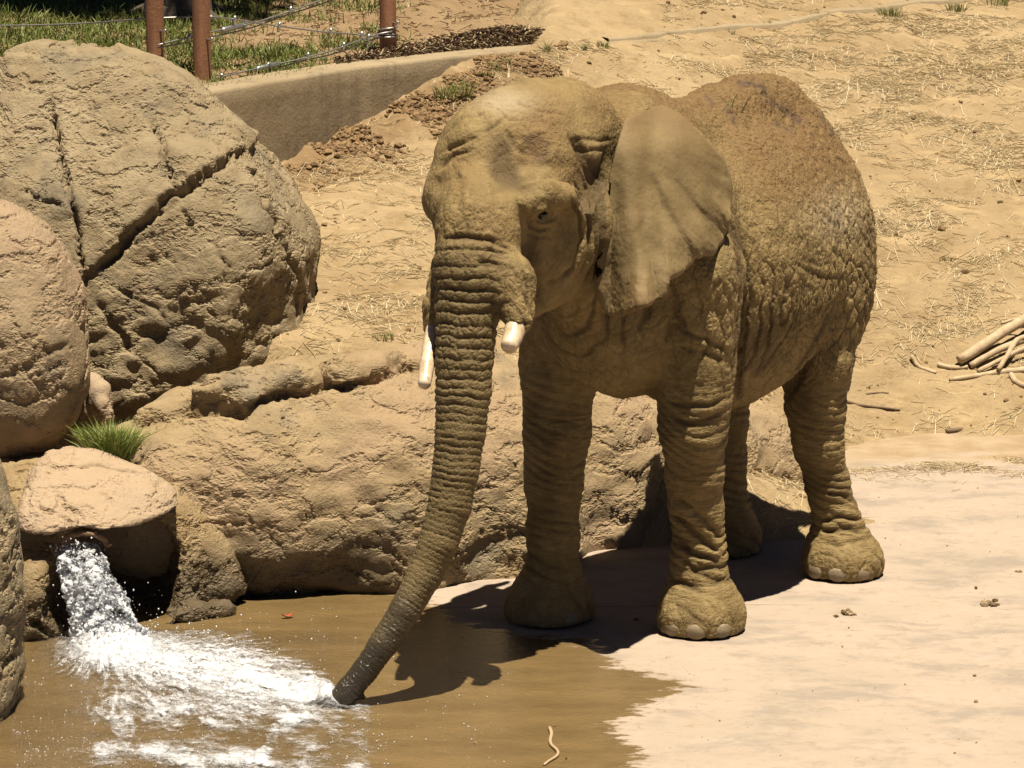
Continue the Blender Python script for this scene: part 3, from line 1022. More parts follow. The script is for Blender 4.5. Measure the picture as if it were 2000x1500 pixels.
# neck
f.cone(W(1130, 440, 15.0), .31, W(1235, 470, 15.42), .44, .12)
f.cone(W(1115, 310, 15.02), .235, W(1200, 305, 15.45), .315, .10)
f.cone(W(1130, 560, 14.95), .16, W(1200, 640, 15.2), .26, .14)
f.cone(W(1150, 600, 15.2), .2, W(1240, 640, 15.5), .24, .14)
# legs
for rows in (LEG_NF, LEG_FF, LEG_NH, LEG_FH):
    L = limb(rows)
    for k, ((a, ra), (bb, rb)) in enumerate(zip(L[:-1], L[1:])):
        f.cone(a, ra, bb, rb, .10 if k == 0 else .035)
def foot(px, py, Y, rx, fwd, z=.085):
    c = W(px, py, Y)
    a = math.atan2(fwd[1], fwd[0])
    f.ell((c[0], c[1], .052), (rx * 1.04, rx * .97, .105), rotz(a), .14, 2.6)
foot(1369, 1215, 15.17, .178, BF)
foot(1073, 1205, 15.38, .180, BF)
foot(1645, 1105, 16.24, .176, BF)
foot(1412, 1080, 16.7, .150, BF)
# tail, swung to the near side of the rump
f.chain([(EB(-1.70, .05, 1.95), .06), (W(1662, 470, 16.85), .045), (W(1672, 560, 16.72), .03), (W(1668, 650, 16.66), .025), (W(1655, 760, 16.62), .02)], .05)
# head
f.ell(W(1012, 335, 14.74), (.40, .325, .355), RH, .09)
f.ell(W(962, 395, 14.55), (.24, .315, .20), RH, .08)
f.ell(W(930, 440, 14.36), (.16, .20, .20), RH, .08)
f.ell(W(1075, 250, 14.9), (.30, .26, .22), RH, .08)
f.ell(W(1105, 440, 14.78), (.22, .20, .27), RH, .08)
f.cone(W(1095, 485, 14.69), .165, W(1060, 530, 14.58), .12, .08)
f.cone(W(1085, 550, 14.66), .095, W(1015, 600, 14.42), .06, .05)          # lower jaw
# brow over the near eye, cheek bone, sheaths of the tusks
f.chain(limb([(1010, 404, 14.30, 20), (1028, 390, 14.275, 23), (1062, 380, 14.29, 25), (1105, 386, 14.38, 26), (1142, 408, 14.52, 22)]), .05)
f.ell(W(1062, 420, 14.385), (.056, .06, .045), RH, .03)
f.cone(W(962, 480, 14.25), .085, W(1000, 550, 14.18), .095, .10)
f.cone(W(1035, 445, 14.43), .08, W(1036, 505, 14.43), .075, .11)
f.ell(W(1090, 462, 14.60), (.15, .12, .16), RH, .10)
f.ell(W(1128, 430, 14.67), (.12, .12, .13), RH, .10)
f.cone(W(1003, 545, 14.16), .098, W(1012, 625, 14.08), .066, .035)
f.cone(W(872, 520, 14.44), .075, W(856, 600, 14.36), .06, .05)
f.cone(W(856, 600, 14.36), .06, W(846, 648, 14.32), .036, .04)
# trunk
for k, ((a, ra), (bb, rb)) in enumerate(zip(trunk_l[:-1], trunk_l[1:])):
    f.cone(a, ra, bb, rb, .07 if k < 2 else .015)
tip = trunk_l[-1][0]
f.cone(tip, mpx(24, 13.95), W(672, 1362, 13.94), mpx(24, 13.95), .02)
f.ell(W(655, 1358, 13.93), (.022, .05, .018), RH, .02)
f.ell(W(706, 1362, 13.97), (.018, .03, .016), RH, .02)
# breast
f.cone(W(1213, 738, 15.3), .045, W(1212, 766, 15.28), .014, .05)
# hollows: temple, under the brow, behind the brow, groove between forehead domes
f.ell(W(1048, 292, 14.36), (.06, .07, .085), RH, .06, sub=True)
f.ell(W(1150, 345, 14.48), (.10, .05, .13), RH, .06, sub=True)
f.ell(W(965, 300, 14.25), (.07, .035, .12), RH, .07, sub=True)
f.half((0, 0, -1), -0.004, .012)

elephant_field = f
V, F = field_mesh(f, (-.75, 13.75, -.06), (2.0, 17.35, 2.62), .0148)
body = add_mesh("body", V, F, skin)
subdivide(body, 1)
V = get_co(body)
N = vnormals(body)

# ---- regions
tr_pts = np.array([p for p, r in trunk_l])
dt, st = seg_dist(V, tr_pts, True)
tr_len = np.linalg.norm(np.diff(tr_pts, axis=0), axis=1).sum()
rad_at = np.interp(st, np.linspace(0, 1, len(TRUNK)), [r for p, r in trunk_l])
q = to_px(V)
w_trunk = (1 - sstep(.0, .07, dt - rad_at)) * sstep(450, 500, q[:, 1]) * (V[:, 1] < 14.6)
w_trunk *= 1 - .45 * sstep(965, 1010, q[:, 0])
sheath = (1 - sstep(.02, .06, np.minimum(seg_dist(V, [W(985, 480, 14.22), W(1010, 610, 14.1)]) - .11, 9))) * sstep(470, 520, q[:, 1])
legs = np.zeros(len(V))
for rows, side in ((LEG_NF, 0), (LEG_FF, 0), (LEG_NH, 1), (LEG_FH, 1)):
    L = limb(rows)[1:]
    d = seg_dist(V, [p for p, r in L])
    top = 1.15 if not side else .95
    legs = np.maximum(legs, (1 - sstep(.22, .34, d)) * (1 - sstep(top - .2, top + .25, V[:, 2])))
head = (1 - sstep(.42, .55, np.linalg.norm((V - W(1020, 380, 14.62)) * [1, 1, .85], axis=1))) * (1 - w_trunk)
w_leg = legs * (1 - w_trunk) * (.3 + .7 * sstep(.10, .24, V[:, 2]))
w_body = np.clip(1 - w_trunk - w_leg - .45 * head, 0, 1)
w_net = .42 * w_body + .58 * w_body * sstep(.55, 1.05, -((V - FRONT) @ BF) + .15 * noise3(V * 3, 50)) * sstep(.75, 1.1, V[:, 2])
# around/along coordinates of the trunk
i0 = np.clip((st * (len(tr_pts) - 1)), 0, len(tr_pts) - 1.001)
ctr = np.stack([np.interp(st, np.r_[0, np.cumsum(np.linalg.norm(np.diff(tr_pts, axis=0), axis=1))] / tr_len, tr_pts[:, k]) for k in range(3)], 1)
rel = V - ctr
ang = np.arctan2(rel @ HL, rel @ HF)
s_m = st * tr_len
ring_f = np.interp(s_m, [0, .45, .9, 1.6, 2.2], [19, 22, 34, 50, 62])       # folds per metre
ringph = np.interp(s_m, np.linspace(0, 2.3, 231), np.cumsum(np.interp(np.linspace(0, 2.3, 231), [0, .45, .9, 1.6, 2.2], [19, 22, 34, 50, 62])) * .01)
trunk_uv = np.stack([ang * np.interp(s_m, [0, .5, 1, 2], [3.0, 3.0, 2.2, 1.8]), ringph * 1.0, rad_at * 0], 1)

# ---- folds pressed into the hide
off = np.zeros(len(V))
wob = .26 * noise3(np.stack([np.cos(ang) * 1.6, np.sin(ang) * 1.6, s_m * 5], 1), 3) + .11 * noise3(np.stack([np.cos(ang) * 4, np.sin(ang) * 4, s_m * 12], 1), 4)
ph = ringph + wob
groove = np.abs(((ph + .5) % 1) - .5) * 2
depth_r = np.interp(s_m, [0, .12, .5, 1.1, 1.8, 2.3], [.010, .015, .0120, .0066, .0045, .0030])
irr = .40 + .8 * np.clip(noise3(np.stack([ang * 1.1, np.floor(ph + .5) * 3.7, s_m * 0], 1), 5) + .4, 0, 1.3)
off += -w_trunk * depth_r * irr * np.exp(-(groove / .27) ** 2) + w_trunk * depth_r * .35 * (1 - groove ** 2) * 0
# broad undulation of the hide
off += .012 * noise3(V * 3.1, 8) * (1 - w_trunk) + .006 * noise3(V * 8.3, 9) * (1 - w_trunk * .6) + head * (.012 * noise3(V * 5.2, 51) + .006 * noise3(V * 13, 52))
# hanging folds of the flank and belly: long shallow waves running down and back
fl = w_body * sstep(.35, .8, 2.35 - V[:, 2]) * (1 - head)
bk = sstep(.5, 1.3, -((V - FRONT) @ BF))
u = (V @ BF) * (15 - 5 * bk) - (V[:, 2] - 1.2) * (3.0 + 8 * bk) + .7 * noise3(V * 3.4, 12) + .25 * noise3(V * 11, 55)
off += -.0115 * fl * np.exp(-((np.abs(((u) % 1) - .5) * 2) / .24) ** 2) * (.25 + .75 * np.clip(noise3(V * 2.6, 13) + .4, 0, 1))
u2 = (V @ BF) * 9 + (V[:, 2]) * 13 + .9 * noise3(V * 4, 56) + .3 * noise3(V * 12, 57)
off += -.007 * fl * bk * np.exp(-((np.abs(((u2) % 1) - .5) * 2) / .22) ** 2) * np.clip(noise3(V * 3.1, 58) + .45, 0, 1)
# ankle and knee folds
zz = V[:, 2]
lv = zz * 21 + 1.1 * noise3(V * np.array([3.2, 3.2, 5.5]), 14) + (V @ BL) * 7
band = np.interp(zz, [.16, .24, .42, .55, .62, .72, .86, 1.0, 1.3], [0, 1, 1, .35, .3, .8, .9, .5, .4])
off += -.0125 * w_leg * band * np.exp(-((np.abs((lv % 1) - .5) * 2) / .42) ** 2) * (.35 + .65 * np.clip(noise3(V * 4.1, 15) + .45, 0, 1))
# folds drawn one by one where the photograph shows them
FOLDS = [
    ([(1108, 255), (1135, 300), (1160, 345), (1178, 395), (1183, 450), (1178, 510), (1160, 560)], 7, .026),
    ([(1122, 262), (1150, 310), (1175, 340), (1192, 372)], 6, .018),
    ([(1122, 350), (1146, 400), (1154, 450), (1147, 505), (1122, 550)], 5, .020),
    ([(1138, 330), (1162, 385), (1170, 440), (1164, 510), (1140, 560)], 5, .020),
    ([(1112, 375), (1130, 420), (1134, 465), (1118, 520), (1085, 560)], 4, .015),
    ([(1120, 270), (1160, 276), (1200, 272)], 4, .007),
    ([(1128, 285), (1150, 296), (1185, 288)], 4, .008),
    ([(1060, 558), (1090, 545), (1118, 515), (1132, 470)], 4, .008),
    ([(872, 262), (905, 236), (950, 222)], 4, .009),
    ([(868, 300), (905, 280), (935, 268)], 4, .011),
    ([(853, 335), (885, 305), (930, 292)], 4, .009),
    ([(962, 245), (985, 230), (1010, 215)], 3, .006),
    ([(930, 262), (985, 236), (1020, 236)], 3, .006),
    ([(985, 250), (1010, 290), (1035, 312)], 4, .007),
    ([(858, 468), (900, 462), (960, 470), (1000, 492)], 5, .013),
    ([(1015, 400), (1032, 424), (1040, 450)], 4, .010),
    ([(975, 660), (1000, 640), (1040, 628)], 4, .010),
    ([(1000, 480), (1020, 520), (1035, 570), (1030, 610)], 3, .006),
    # bony relief of the forehead
    ([(915, 225), (918, 300), (925, 380), (930, 440)], 26, -.014),
    ([(975, 250), (985, 300), (975, 350), (965, 400)], 13, .006),
    ([(845, 345), (880, 330), (915, 350)], 12, -.010),
    ([(1005, 335), (1050, 345), (1105, 350), (1135, 330)], 14, -.010),
    ([(1020, 262), (1060, 255), (1085, 280), (1075, 310), (1040, 320), (1012, 300), (1020, 262)], 9, -.007),
    ([(880, 320), (900, 360), (890, 420)], 9, .008),
    ([(1000, 200), (1040, 215), (1095, 225)], 4, .006),
    ([(940, 200), (975, 215), (1000, 240)], 3, .006),
    # lids round the eye, bags below
    ([(1036, 424), (1046, 408), (1062, 404), (1078, 412), (1086, 424)], 3.5, -.011),
    ([(1036, 426), (1048, 436), (1064, 438), (1080, 432), (1088, 424)], 3.5, -.011),
    ([(1040, 420), (1058, 411), (1076, 418)], 2.5, .006),
    ([(1034, 440), (1055, 452), (1082, 446)], 3, .008),
    ([(1030, 455), (1052, 468), (1080, 462)], 3, .006),
    # near foreleg
    ([(1312, 965), (1345, 990), (1400, 1040), (1418, 1060)], 7, .017),
    ([(1310, 1000), (1345, 1030), (1395, 1075), (1415, 1082)], 7, .019),
    ([(1315, 1050), (1350, 1080), (1400, 1098), (1420, 1090)], 7, .019),
    ([(1322, 1090), (1360, 1112), (1410, 1112), (1424, 1102)], 6, .015),
    ([(1312, 1130), (1350, 1145), (1400, 1140), (1424, 1125)], 6, .008),
    ([(1300, 785), (1340, 796), (1390, 790), (1424, 775)], 5, .011),
    ([(1298, 812), (1340, 828), (1390, 818), (1424, 800)], 5, .012),
    ([(1322, 640), (1370, 660), (1425, 690)], 5, .010),
    ([(1318, 672), (1370, 688), (1418, 705)], 5, .010),
    # near hind leg
    ([(1600, 1018), (1640, 1010), (1684, 1018)], 5, .014),
    ([(1598, 1040), (1640, 1034), (1690, 1042)], 5, .015),
    ([(1612, 965), (1645, 968), (1676, 985)], 4, .009),
    ([(1600, 1062), (1645, 1064), (1690, 1055)], 4, .008),
    # fold between thigh and belly
    ([(1530, 790), (1555, 740), (1600, 660), (1640, 590)], 9, .02),
    ([(1440, 800), (1446, 700), (1450, 600), (1458, 480)], 9, .022),
    ([(1425, 430), (1445, 480), (1450, 560)], 7, .012),
    # along the back edge of the rump
    ([(1655, 545), (1600, 540), (1545, 510)], 5, .008),
]
off += carve_px(V, N, FOLDS, facing=0.0, jit=3.0)
V2 = V + N * off[:, None]

# marks on the hide, with sunlit and shaded patches painted in
dirt = np.clip(sstep(.25, .8, N[:, 2]) * sstep(2.0, 2.3, V[:, 2] + .1 * noise3(V * 4, 20)) * (V[:, 1] > 15.3), 0, 1)
dirt = np.maximum(dirt, sstep(60, -60, signed_poly(q, [(1330, 120), (1470, 100), (1640, 200), (1690, 330), (1600, 400), (1490, 390), (1420, 300)])) * (V[:, 1] > 15.2) * (N[:, 1] < .5))
for (cx, cy, r, a) in ((1045, 288, 34, 1.0), (1060, 235, 60, .8), (1110, 330, 40, .5), (960, 430, 60, .35), (1190, 200, 60, .6), (1290, 215, 60, .4), (905, 340, 45, .4), (1365, 925, 40, .4)):
    dirt = np.maximum(dirt, a * np.exp(-(((q[:, 0] - cx) / r) ** 2 + ((q[:, 1] - cy) / r) ** 2)) * (N[:, 1] < .4))
pale = .8 * np.exp(-(((q[:, 0] - 985) / 55) ** 2 + ((q[:, 1] - 200) / 22) ** 2)) * (N[:, 1] < .6)  # sunlit crown of the head, its light put into the colour
pale = np.maximum(pale, .45 * np.exp(-(((q[:, 0] - 1640) / 60) ** 2 + ((q[:, 1] - 420) / 50) ** 2)) * (N[:, 1] < .4))  # sunlit side of the rump, painted pale likewise
qn = q + 6 * np.stack([noise3(V * 14, 53), noise3(V * 14, 54)], 1)
mark = np.zeros(len(V))
for ln_, r, a in (([(1380, 182), (1392, 202)], 5, .8), ([(1445, 160), (1470, 165), (1492, 178)], 7, .9), ([(1422, 205), (1434, 240)], 6, .7), ([(1500, 196), (1530, 212), (1560, 236)], 5, .8), ([(1515, 240), (1545, 252)], 6, .6), ([(1590, 215), (1625, 262)], 4, .6),
                  ([(1028, 274), (1052, 266), (1072, 284)], 6, .45), ([(1066, 300), (1050, 312)], 7, .5), ([(1040, 284), (1050, 296)], 8, .35), ([(1150, 290), (1166, 330), (1185, 375)], 5, .5), ([(1214, 262), (1203, 320)], 6, .6)):  # last two: shade in the temple fold and ear gap, painted dark
    mark = np.maximum(mark, a * np.exp(-(seg_dist(qn, ln_) / r) ** 2) * (N[:, 1] < .5) * (V[:, 1] < 17))
wet = sstep(.64, .95, st + .08 * noise3(V * 9, 22)) * (dt < .2)
set_co(body, V2)
body.data.materials.clear()
body.data.materials.append(skin)
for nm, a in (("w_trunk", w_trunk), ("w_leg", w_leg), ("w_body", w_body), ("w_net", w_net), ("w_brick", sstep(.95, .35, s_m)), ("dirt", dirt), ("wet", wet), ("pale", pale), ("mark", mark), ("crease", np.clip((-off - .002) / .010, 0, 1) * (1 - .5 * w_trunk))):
    body.data.attributes.new(nm, 'FLOAT', 'POINT').data.foreach_set("value", np.asarray(a, np.float32))
body.data.attributes.new("trunk_uv", 'FLOAT_VECTOR', 'POINT').data.foreach_set("vector", trunk_uv.astype(np.float32).ravel())
keep_world(body, elephant)

# ---- ears: a leathery sheet with thickness, folds fanning to a ragged rim
EAR = [(1222, 236), (1258, 214), (1293, 207), (1323, 222), (1352, 250), (1385, 284), (1411, 316), (1424, 354), (1422, 423), (1403, 467), (1385, 492), (1372, 491), (1362, 497), (1355, 492), (1345, 508),
       (1330, 522), (1318, 533), (1305, 540), (1293, 546), (1297, 558), (1301, 570), (1288, 582), (1268, 588), (1231, 606), (1202, 613), (1184, 602), (1173, 570), (1170, 520), (1174, 470), (1188, 400), (1193, 345), (1206, 290)]
def make_ear(mirror=False):
    c0 = np.array([1288.0, 400.0])
    na, nr = 220, 46
    poly = np.array(EAR, float)
    A = np.linspace(-math.pi, math.pi, na, endpoint=False)
    R = np.zeros(na)
    for i, a in enumerate(A):
        d = np.array([math.cos(a), math.sin(a)])
        best = 0
        for k in range(len(poly)):
            p, e = poly[k] - c0, poly[(k + 1) % len(poly)] - poly[k]
            den = d[0] * -e[1] + d[1] * e[0]
            if abs(den) < 1e-9:
                continue
            t = (p[0] * -e[1] + p[1] * e[0]) / den
            u = (d[0] * p[1] - d[1] * p[0]) / den
            if t > 0 and -1e-6 <= u <= 1 + 1e-6:
                best = max(best, t)
        R[i] = best
    r = np.r_[0.0, np.linspace(.03, 1, nr) ** .8]
    pts = c0 + r[:, None, None] * R[None, :, None] * np.stack([np.cos(A), np.sin(A)], -1)[None]
    pts = pts.reshape(-1, 2)
    x, y = pts[:, 0], pts[:, 1]
    rr = np.repeat(r, na)
    # depth: hinged in front on the side of the head, spreading back along the shoulder, the lower lobe hanging free
    hx = np.interp(y, [200, 300, 400, 500, 620], [1215, 1200, 1190, 1178, 1180])
    u = (x - hx) / 225.0
    Y = 14.69 + .33 * np.clip(u, -.2, 1.2) - .09 * np.sin(np.clip(u, 0, 1) * 3.1)
    Y += -.30 * (y - 380) / 400 * sstep(-.1, .35, u) - .06 * (y - 420) / 200
    Y += .15 * np.clip((300 - y) / 95, 0, 1) ** 1.6 + .06 * sstep(.75, 1.05, u)
    ed = sstep(.45, 1.0, rr)
    an = np.arctan2(y - 230, x - 1215)
    Y += -.020 * ed * np.sin(an * 26 + 1.2 * np.sin(an * 9)) * sstep(.0, .35, an) * sstep(150, 260, np.hypot(x - 1215, y - 230)) * (.15 + .85 * sstep(330, 470, y))
    Y += .035 * np.exp(-((u - .12) / .16) ** 2) * sstep(560, 420, y) * -1 + .02 * np.sin(an * 11 + 2) * ed * sstep(300, 440, y)
    Y += .05 * np.clip((y - 400) / 200, 0, 1) * sstep(.42, .05, u)
    fanr = np.hypot(x - 1215, y - 230)
    Y += .020 * noise2(an * 7.5 + .35 * noise2(x / 60, y / 60, 43), fanr / 300, 42) * sstep(70, 200, fanr) * (.35 + .65 * sstep(290, 430, y))
    Y += .010 * noise2(an * 19, fanr / 160, 44) * sstep(120, 260, fanr) * sstep(300, 440, y)
    P = np.array([W(a, b, d) for a, b, d in zip(x, y, Y)])
    nz = noise3(P * 12, 41)
    th = (.016 - .010 * sstep(.55, 1, rr)) * np.sqrt(np.clip(1 - rr ** 10, 0, 1)) + .0012
    back = np.array([-.35, .93, 0.0])
    Vf = P - back * (th[:, None] + .004 * nz[:, None])
    Vb = P + back * (th[:, None] + .004 * nz[:, None])
    n = len(P)
    Fq = []
    for i in range(nr):
        a0 = i * na
        k = np.arange(na)
        k2 = (k + 1) % na
        Fq.append(np.stack([a0 + k, a0 + na + k, a0 + na + k2, a0 + k2], 1))
    Fq = np.concatenate(Fq)
    e = nr * na + np.arange(na)
    e2 = nr * na + (np.arange(na) + 1) % na
    rim = np.stack([e, e + n, e2 + n, e2], 1)
    Vt = np.concatenate([Vf, Vb])
    Ft = np.concatenate([Fq[:, ::-1], Fq + n, rim[:, ::-1]])
    rel = np.concatenate([rr, rr])
    if mirror:      # the far ear lies folded back along the neck on the other side of the head's middle plane
        m0 = W(1075, 300, 14.95)
        d = (Vt - m0) @ BL
        Vt = Vt - 2 * d[:, None] * BL + BL * .12 + BF * -.05
        Ft = Ft[:, ::-1]
    return Vt, Ft, rel, np.concatenate([x, x]), np.concatenate([y, y]), np.concatenate([an, an])

def ear_material():
    b = NB("ear_skin")
    rr = b.attr("rim")
    uv = b.attr("fan", True)
    ridge = b.noise(1.0, 3, .55, vec=b.vscale(b.vadd(uv, b.vscale(b.noise(8, 3, color=True), (1.0, .5, 0))), (1, 1, 1)))
    h = b.add(b.add(b.mul(ridge, b.mul(rr, .030)), b.mul(b.noise(60, 4, .55), .0016)), b.mul(b.noise(9, 3), .012))
    v = b.vor(42, b.warp(.03, 14), 'DISTANCE_TO_EDGE')
    
    b.displace(h)
    c = b.mix(b.ramp(b.noise(6, 5, .6), .3, .7), (.22, .153, .062), (.31, .22, .096))
    c = b.mix(b.mul(b.ramp(b.noise(3.2, 3), .48, .72), .75), c, (.31, .195, .085))
    c = b.mix(b.mul(b.ramp(b.noise(30, 5, .7), .5, .8), .4), c, (.15, .11, .06))
    c = b.mix(b.mul(b.attr("dirt"), b.ramp(b.noise(5, 5, .65), .2, .6)), c, (.245, .150, .062))
    b.color(c, .55)
    b.rough(.75)
    b.spec(.25)
    return b.m
earm = ear_material()
for mir in (False, True):
    Vt, Ft, rel, ex, ey, an = make_ear(mir)
    er = add_mesh("ear", Vt, Ft, earm, None, True, {"rim": sstep(.25, .95, rel) * sstep(110, 240, np.hypot(ex - 1215, ey - 230)) * (.25 + .75 * sstep(330, 480, ey)), "dirt": .8 * sstep(350, 210, ey - .12 * (ex - 1300) + 45 * noise2(ex / 45, ey / 45, 45)), "fan": np.stack([an * 8.0, np.hypot(ex - 1215, ey - 230) / 170, an * 0], 1)})
    keep_world(er, elephant)

# ---- tusks
tm = NB("ivory")
tc_ = tm.mix(tm.ramp(tm.noise(14, 4, .6), .35, .75), (.80, .64, .44), (.55, .37, .20))
tc_ = tm.mix(tm.mul(tm.ramp(tm.noise(1.0, 5, .7, vec=tm.maprot(tm.P, (0, 0, 0), (60, 60, 9))), .5, .7), .7), tc_, (.40, .24, .12))
tm.color(tc_, .62)
tm.rough(.38)
tm.bump(tm.noise(30, 4), .004)
def tusk(rows, flat_tip=True):
    L = limb(rows)
    pts = np.array([p for p, r in L])
    rad = [r for p, r in L]
    fine = np.linspace(0, 1, 16)
    tt = np.linspace(0, 1, len(pts))
    P = np.stack([np.interp(fine, tt, pts[:, k]) for k in range(3)], 1)
    r = np.interp(fine, tt, rad)
    d = P[-1] - P[-2]
    d /= np.linalg.norm(d)
    P = np.concatenate([P, [P[-1] + d * .010, P[-1] + d * .016]])
    r = np.r_[r, r[-1] * .82, r[-1] * .35]
    t = Bits().tube(P, r, 18).build("tusk", tm.m)
    keep_world(t, elephant)
    return t
tusk([(1014, 610, 14.12, 22), (1009, 634, 14.07, 21), (1001, 660, 14.02, 19.5), (994, 677, 13.98, 17)])
tusk([(848, 640, 14.32, 16), (840, 680, 14.24, 15.5), (834, 715, 14.17, 15), (829, 750, 14.10, 13)])

# ---- eye, toenails
em = NB("eye_wet")
em.color((.012, .008, .005))
em.rough(.12)
def blob(name, c, r, R, mat, seg=20, rings=12, parent=None):
    th = np.linspace(0, math.pi, rings)
    ph = np.linspace(0, 2 * math.pi, seg, endpoint=False)
    S = np.stack([np.outer(np.sin(th), np.cos(ph)), np.outer(np.sin(th), np.sin(ph)), np.outer(np.cos(th), np.ones(seg))], -1).reshape(-1, 3)
    V = (S * r) @ R + c
    i, j = np.meshgrid(np.arange(rings - 1), np.arange(seg), indexing='ij')
    i, j = i.ravel(), j.ravel()
    F = np.stack([i * seg + j, (i + 1) * seg + j, (i + 1) * seg + (j + 1) % seg, i * seg + (j + 1) % seg], 1)
    o = add_mesh(name, V, F, mat)
    if parent:
        keep_world(o, parent)
    return o
blob("eye", W(1058, 419, 14.312), np.array([.022, .026, .021]), RH, em.m, parent=elephant)

nm_ = NB("toenail_horn")
nm_.color(nm_.mix(nm_.ramp(nm_.noise(20, 4), .35, .7), (.31, .235, .135), (.22, .165, .09)))
nm_.rough(.55)
nm_.bump(nm_.noise(60, 4), .003)
def nails(c, rx, fwd, angles):
    a0 = math.atan2(fwd[1], fwd[0])
    for da in angles:
        a = a0 + math.radians(da)
        d = np.array([math.cos(a), math.sin(a), 0])
        R = rotz(a)
        k = 1.0 - .15 * abs(da) / 90
        blob("toenail", np.array([c[0], c[1], .045]) + d * (rx * 1.005), np.array([.020, .050 * k, .039 * k]), R, nm_.m, 16, 10, elephant)
nails(W(1369, 1215, 15.17), .178, BF, (-56, -16, 24, 62))
nails(W(1073, 1205, 15.38), .180, BF, (-50, -12, 26, 62))
nails(W(1645, 1105, 16.24), .176, BF, (-18, 22, 60))
nails(W(1412, 1080, 16.7), .150, BF, (-20, 20, 55))
# ================================================================== fence of rusty posts and cables
rm = NB("rusty_steel")
rc = rm.mix(rm.ramp(rm.noise(4, 5, .6, vec=rm.maprot(rm.P, (0, 0, 0), (6, 6, 1))), .35, .65), (.20, .085, .035), (.27, .125, .058))
rc = rm.mix(rm.mul(rm.ramp(rm.noise(30, 5, .7), .5, .75), .6), rc, (.11, .05, .025))
rm.color(rc, .95)
rm.rough(.72)
rm.bump(rm.noise(60, 5, .7), .003)
cm = NB("galvanised_wire")
cm.color((.42, .40, .37))
cm.b.inputs["Metallic"].default_value = .7
cm.rough(.42)
clm = NB("bright_clamp")
clm.color((.66, .65, .62))
clm.b.inputs["Metallic"].default_value = .85
clm.rough(.3)

def post(base, r, label, h=2.0):
    e = empty("fence_post", tuple(base))
    tag(e, label, "fence post", "rusty fence posts above the boulders")
    b0 = np.array(base)
    zs = np.array([-.25, .0, .4, 1.0, 1.5, h - .03, h - .008, h])
    rr = np.array([1, 1, 1, 1, 1, 1, .96, .85]) * r
    keep_world(Bits().tube(b0 + np.outer(zs, [0, 0, 1.0]), rr, 24).build("post_tube", rm.m), e)
    zc = h - .01
    keep_world(Bits().tube(b0 + np.outer([zc, zc + .012, zc + .02], [0, 0, 1.0]), [r * 1.02, r * 1.02, r * .7], 24).build("cap", rm.m), e)
    # eye bolt on the yard side
    bz = .22
    keep_world(Bits().tube([b0 + [r * .6, -r * .7, bz], b0 + [r * 1.1, -r * 1.15, bz], b0 + [r * 1.35, -r * 1.4, bz + .012]], .007, 8).build("bolt", clm.m), e)
    return e
p1 = W(304, 120, 20.75)
p1[2] = bank_surf(p1[0], p1[1])[0]
p2 = hit_bank(395, 150)
p3 = hit_bank(758, 113)
post(p1, .053, "rusty brown fence post standing just behind the top of the largest boulder")
post(p2, .053, "rusty brown fence post at the near end of the retaining wall, right of another")
post(p3, .052, "rusty brown fence post with wire wound round it beside the mulch heap")

def cable(pts, sag, twin, n_clamps, label, turn=None, lift=0.0):
    pts = np.array(pts, float)
    e = empty("fence_cable", tuple(pts[0]))
    tag(e, label, "cable", "wire cables between the fence posts")
    t = np.linspace(0, 1, 40)
    L = np.r_[0, np.cumsum(np.linalg.norm(np.diff(pts, axis=0), axis=1))]
    P = np.stack([np.interp(t * L[-1], L, pts[:, k]) for k in range(3)], 1)
    P[:, 2] -= sag * 4 * t * (1 - t)
    w1 = P + np.outer(np.sin(t * 9) * .004, [0, 0, 1])
    b = Bits().tube(w1, .0052, 6)
    keep_world(b.build("wire", cm.m), e)
    if twin:
        w2 = P + np.outer(-.018 - .010 * np.abs(np.sin(t * 7.1)), [0, 0, 1]) + [0, .006, 0]
        keep_world(Bits().tube(w2, .0045, 6).build("wire", cm.m), e)
    for k in range(n_clamps):
        q_ = P[int((k + .6) / (n_clamps + .2) * 39)]
        keep_world(Bits().tube([q_ + [-.006, -.004, -.034], q_ + [-.003, -.008, -.012], q_ + [.003, -.006, .014], q_ + [.006, -.002, .026]], [.008, .012, .012, .007], 6).build("clamp", clm.m), e)
    if turn is not None:
        i = int(turn * 39)
        d = (P[i + 1] - P[i]) / np.linalg.norm(P[i + 1] - P[i])
        keep_world(Bits().tube([P[i] - d * .10, P[i] - d * .085, P[i] + d * .085, P[i] + d * .10], [.008, .017, .017, .008], 8).build("turnbuckle", clm.m), e)
    return e
ya, yb, yc = p1[1], p2[1], p3[1]
cable([W(308, 88, ya - .08), W(420, 62, ya + .25), W(500, 44, ya + .55), W(660, -12, ya + 1.2), W(800, -70, ya + 1.8)], 0.0, True, 5, "doubled wire cable climbing to the upper right from the post behind the largest boulder", .27)
cable([W(386, 162, yb - .06), W(500, 133, yb + .3), W(640, 97, yb + .75), W(742, 66, yc - .06), W(766, 62, yc - .06)], .01, True, 5, "doubled wire cable with turnbuckle running low from the near post to the mulch heap post", .31)
cable([W(-260, 52, ya + .9), W(0, 47, ya + .75), W(180, 41, ya + .55), W(300, 36, ya + .06), W(378, 33, yb + .30)], .01, False, 0, "single thin wire stretched across the shaded grass at top left")
cable([W(410, 32, yb + .06), W(520, 48, yb + .45), W(640, 62, yb + .8), W(745, 74, yc - .06)], .0, False, 4, "thin wire sloping down from the near post to the wound post")
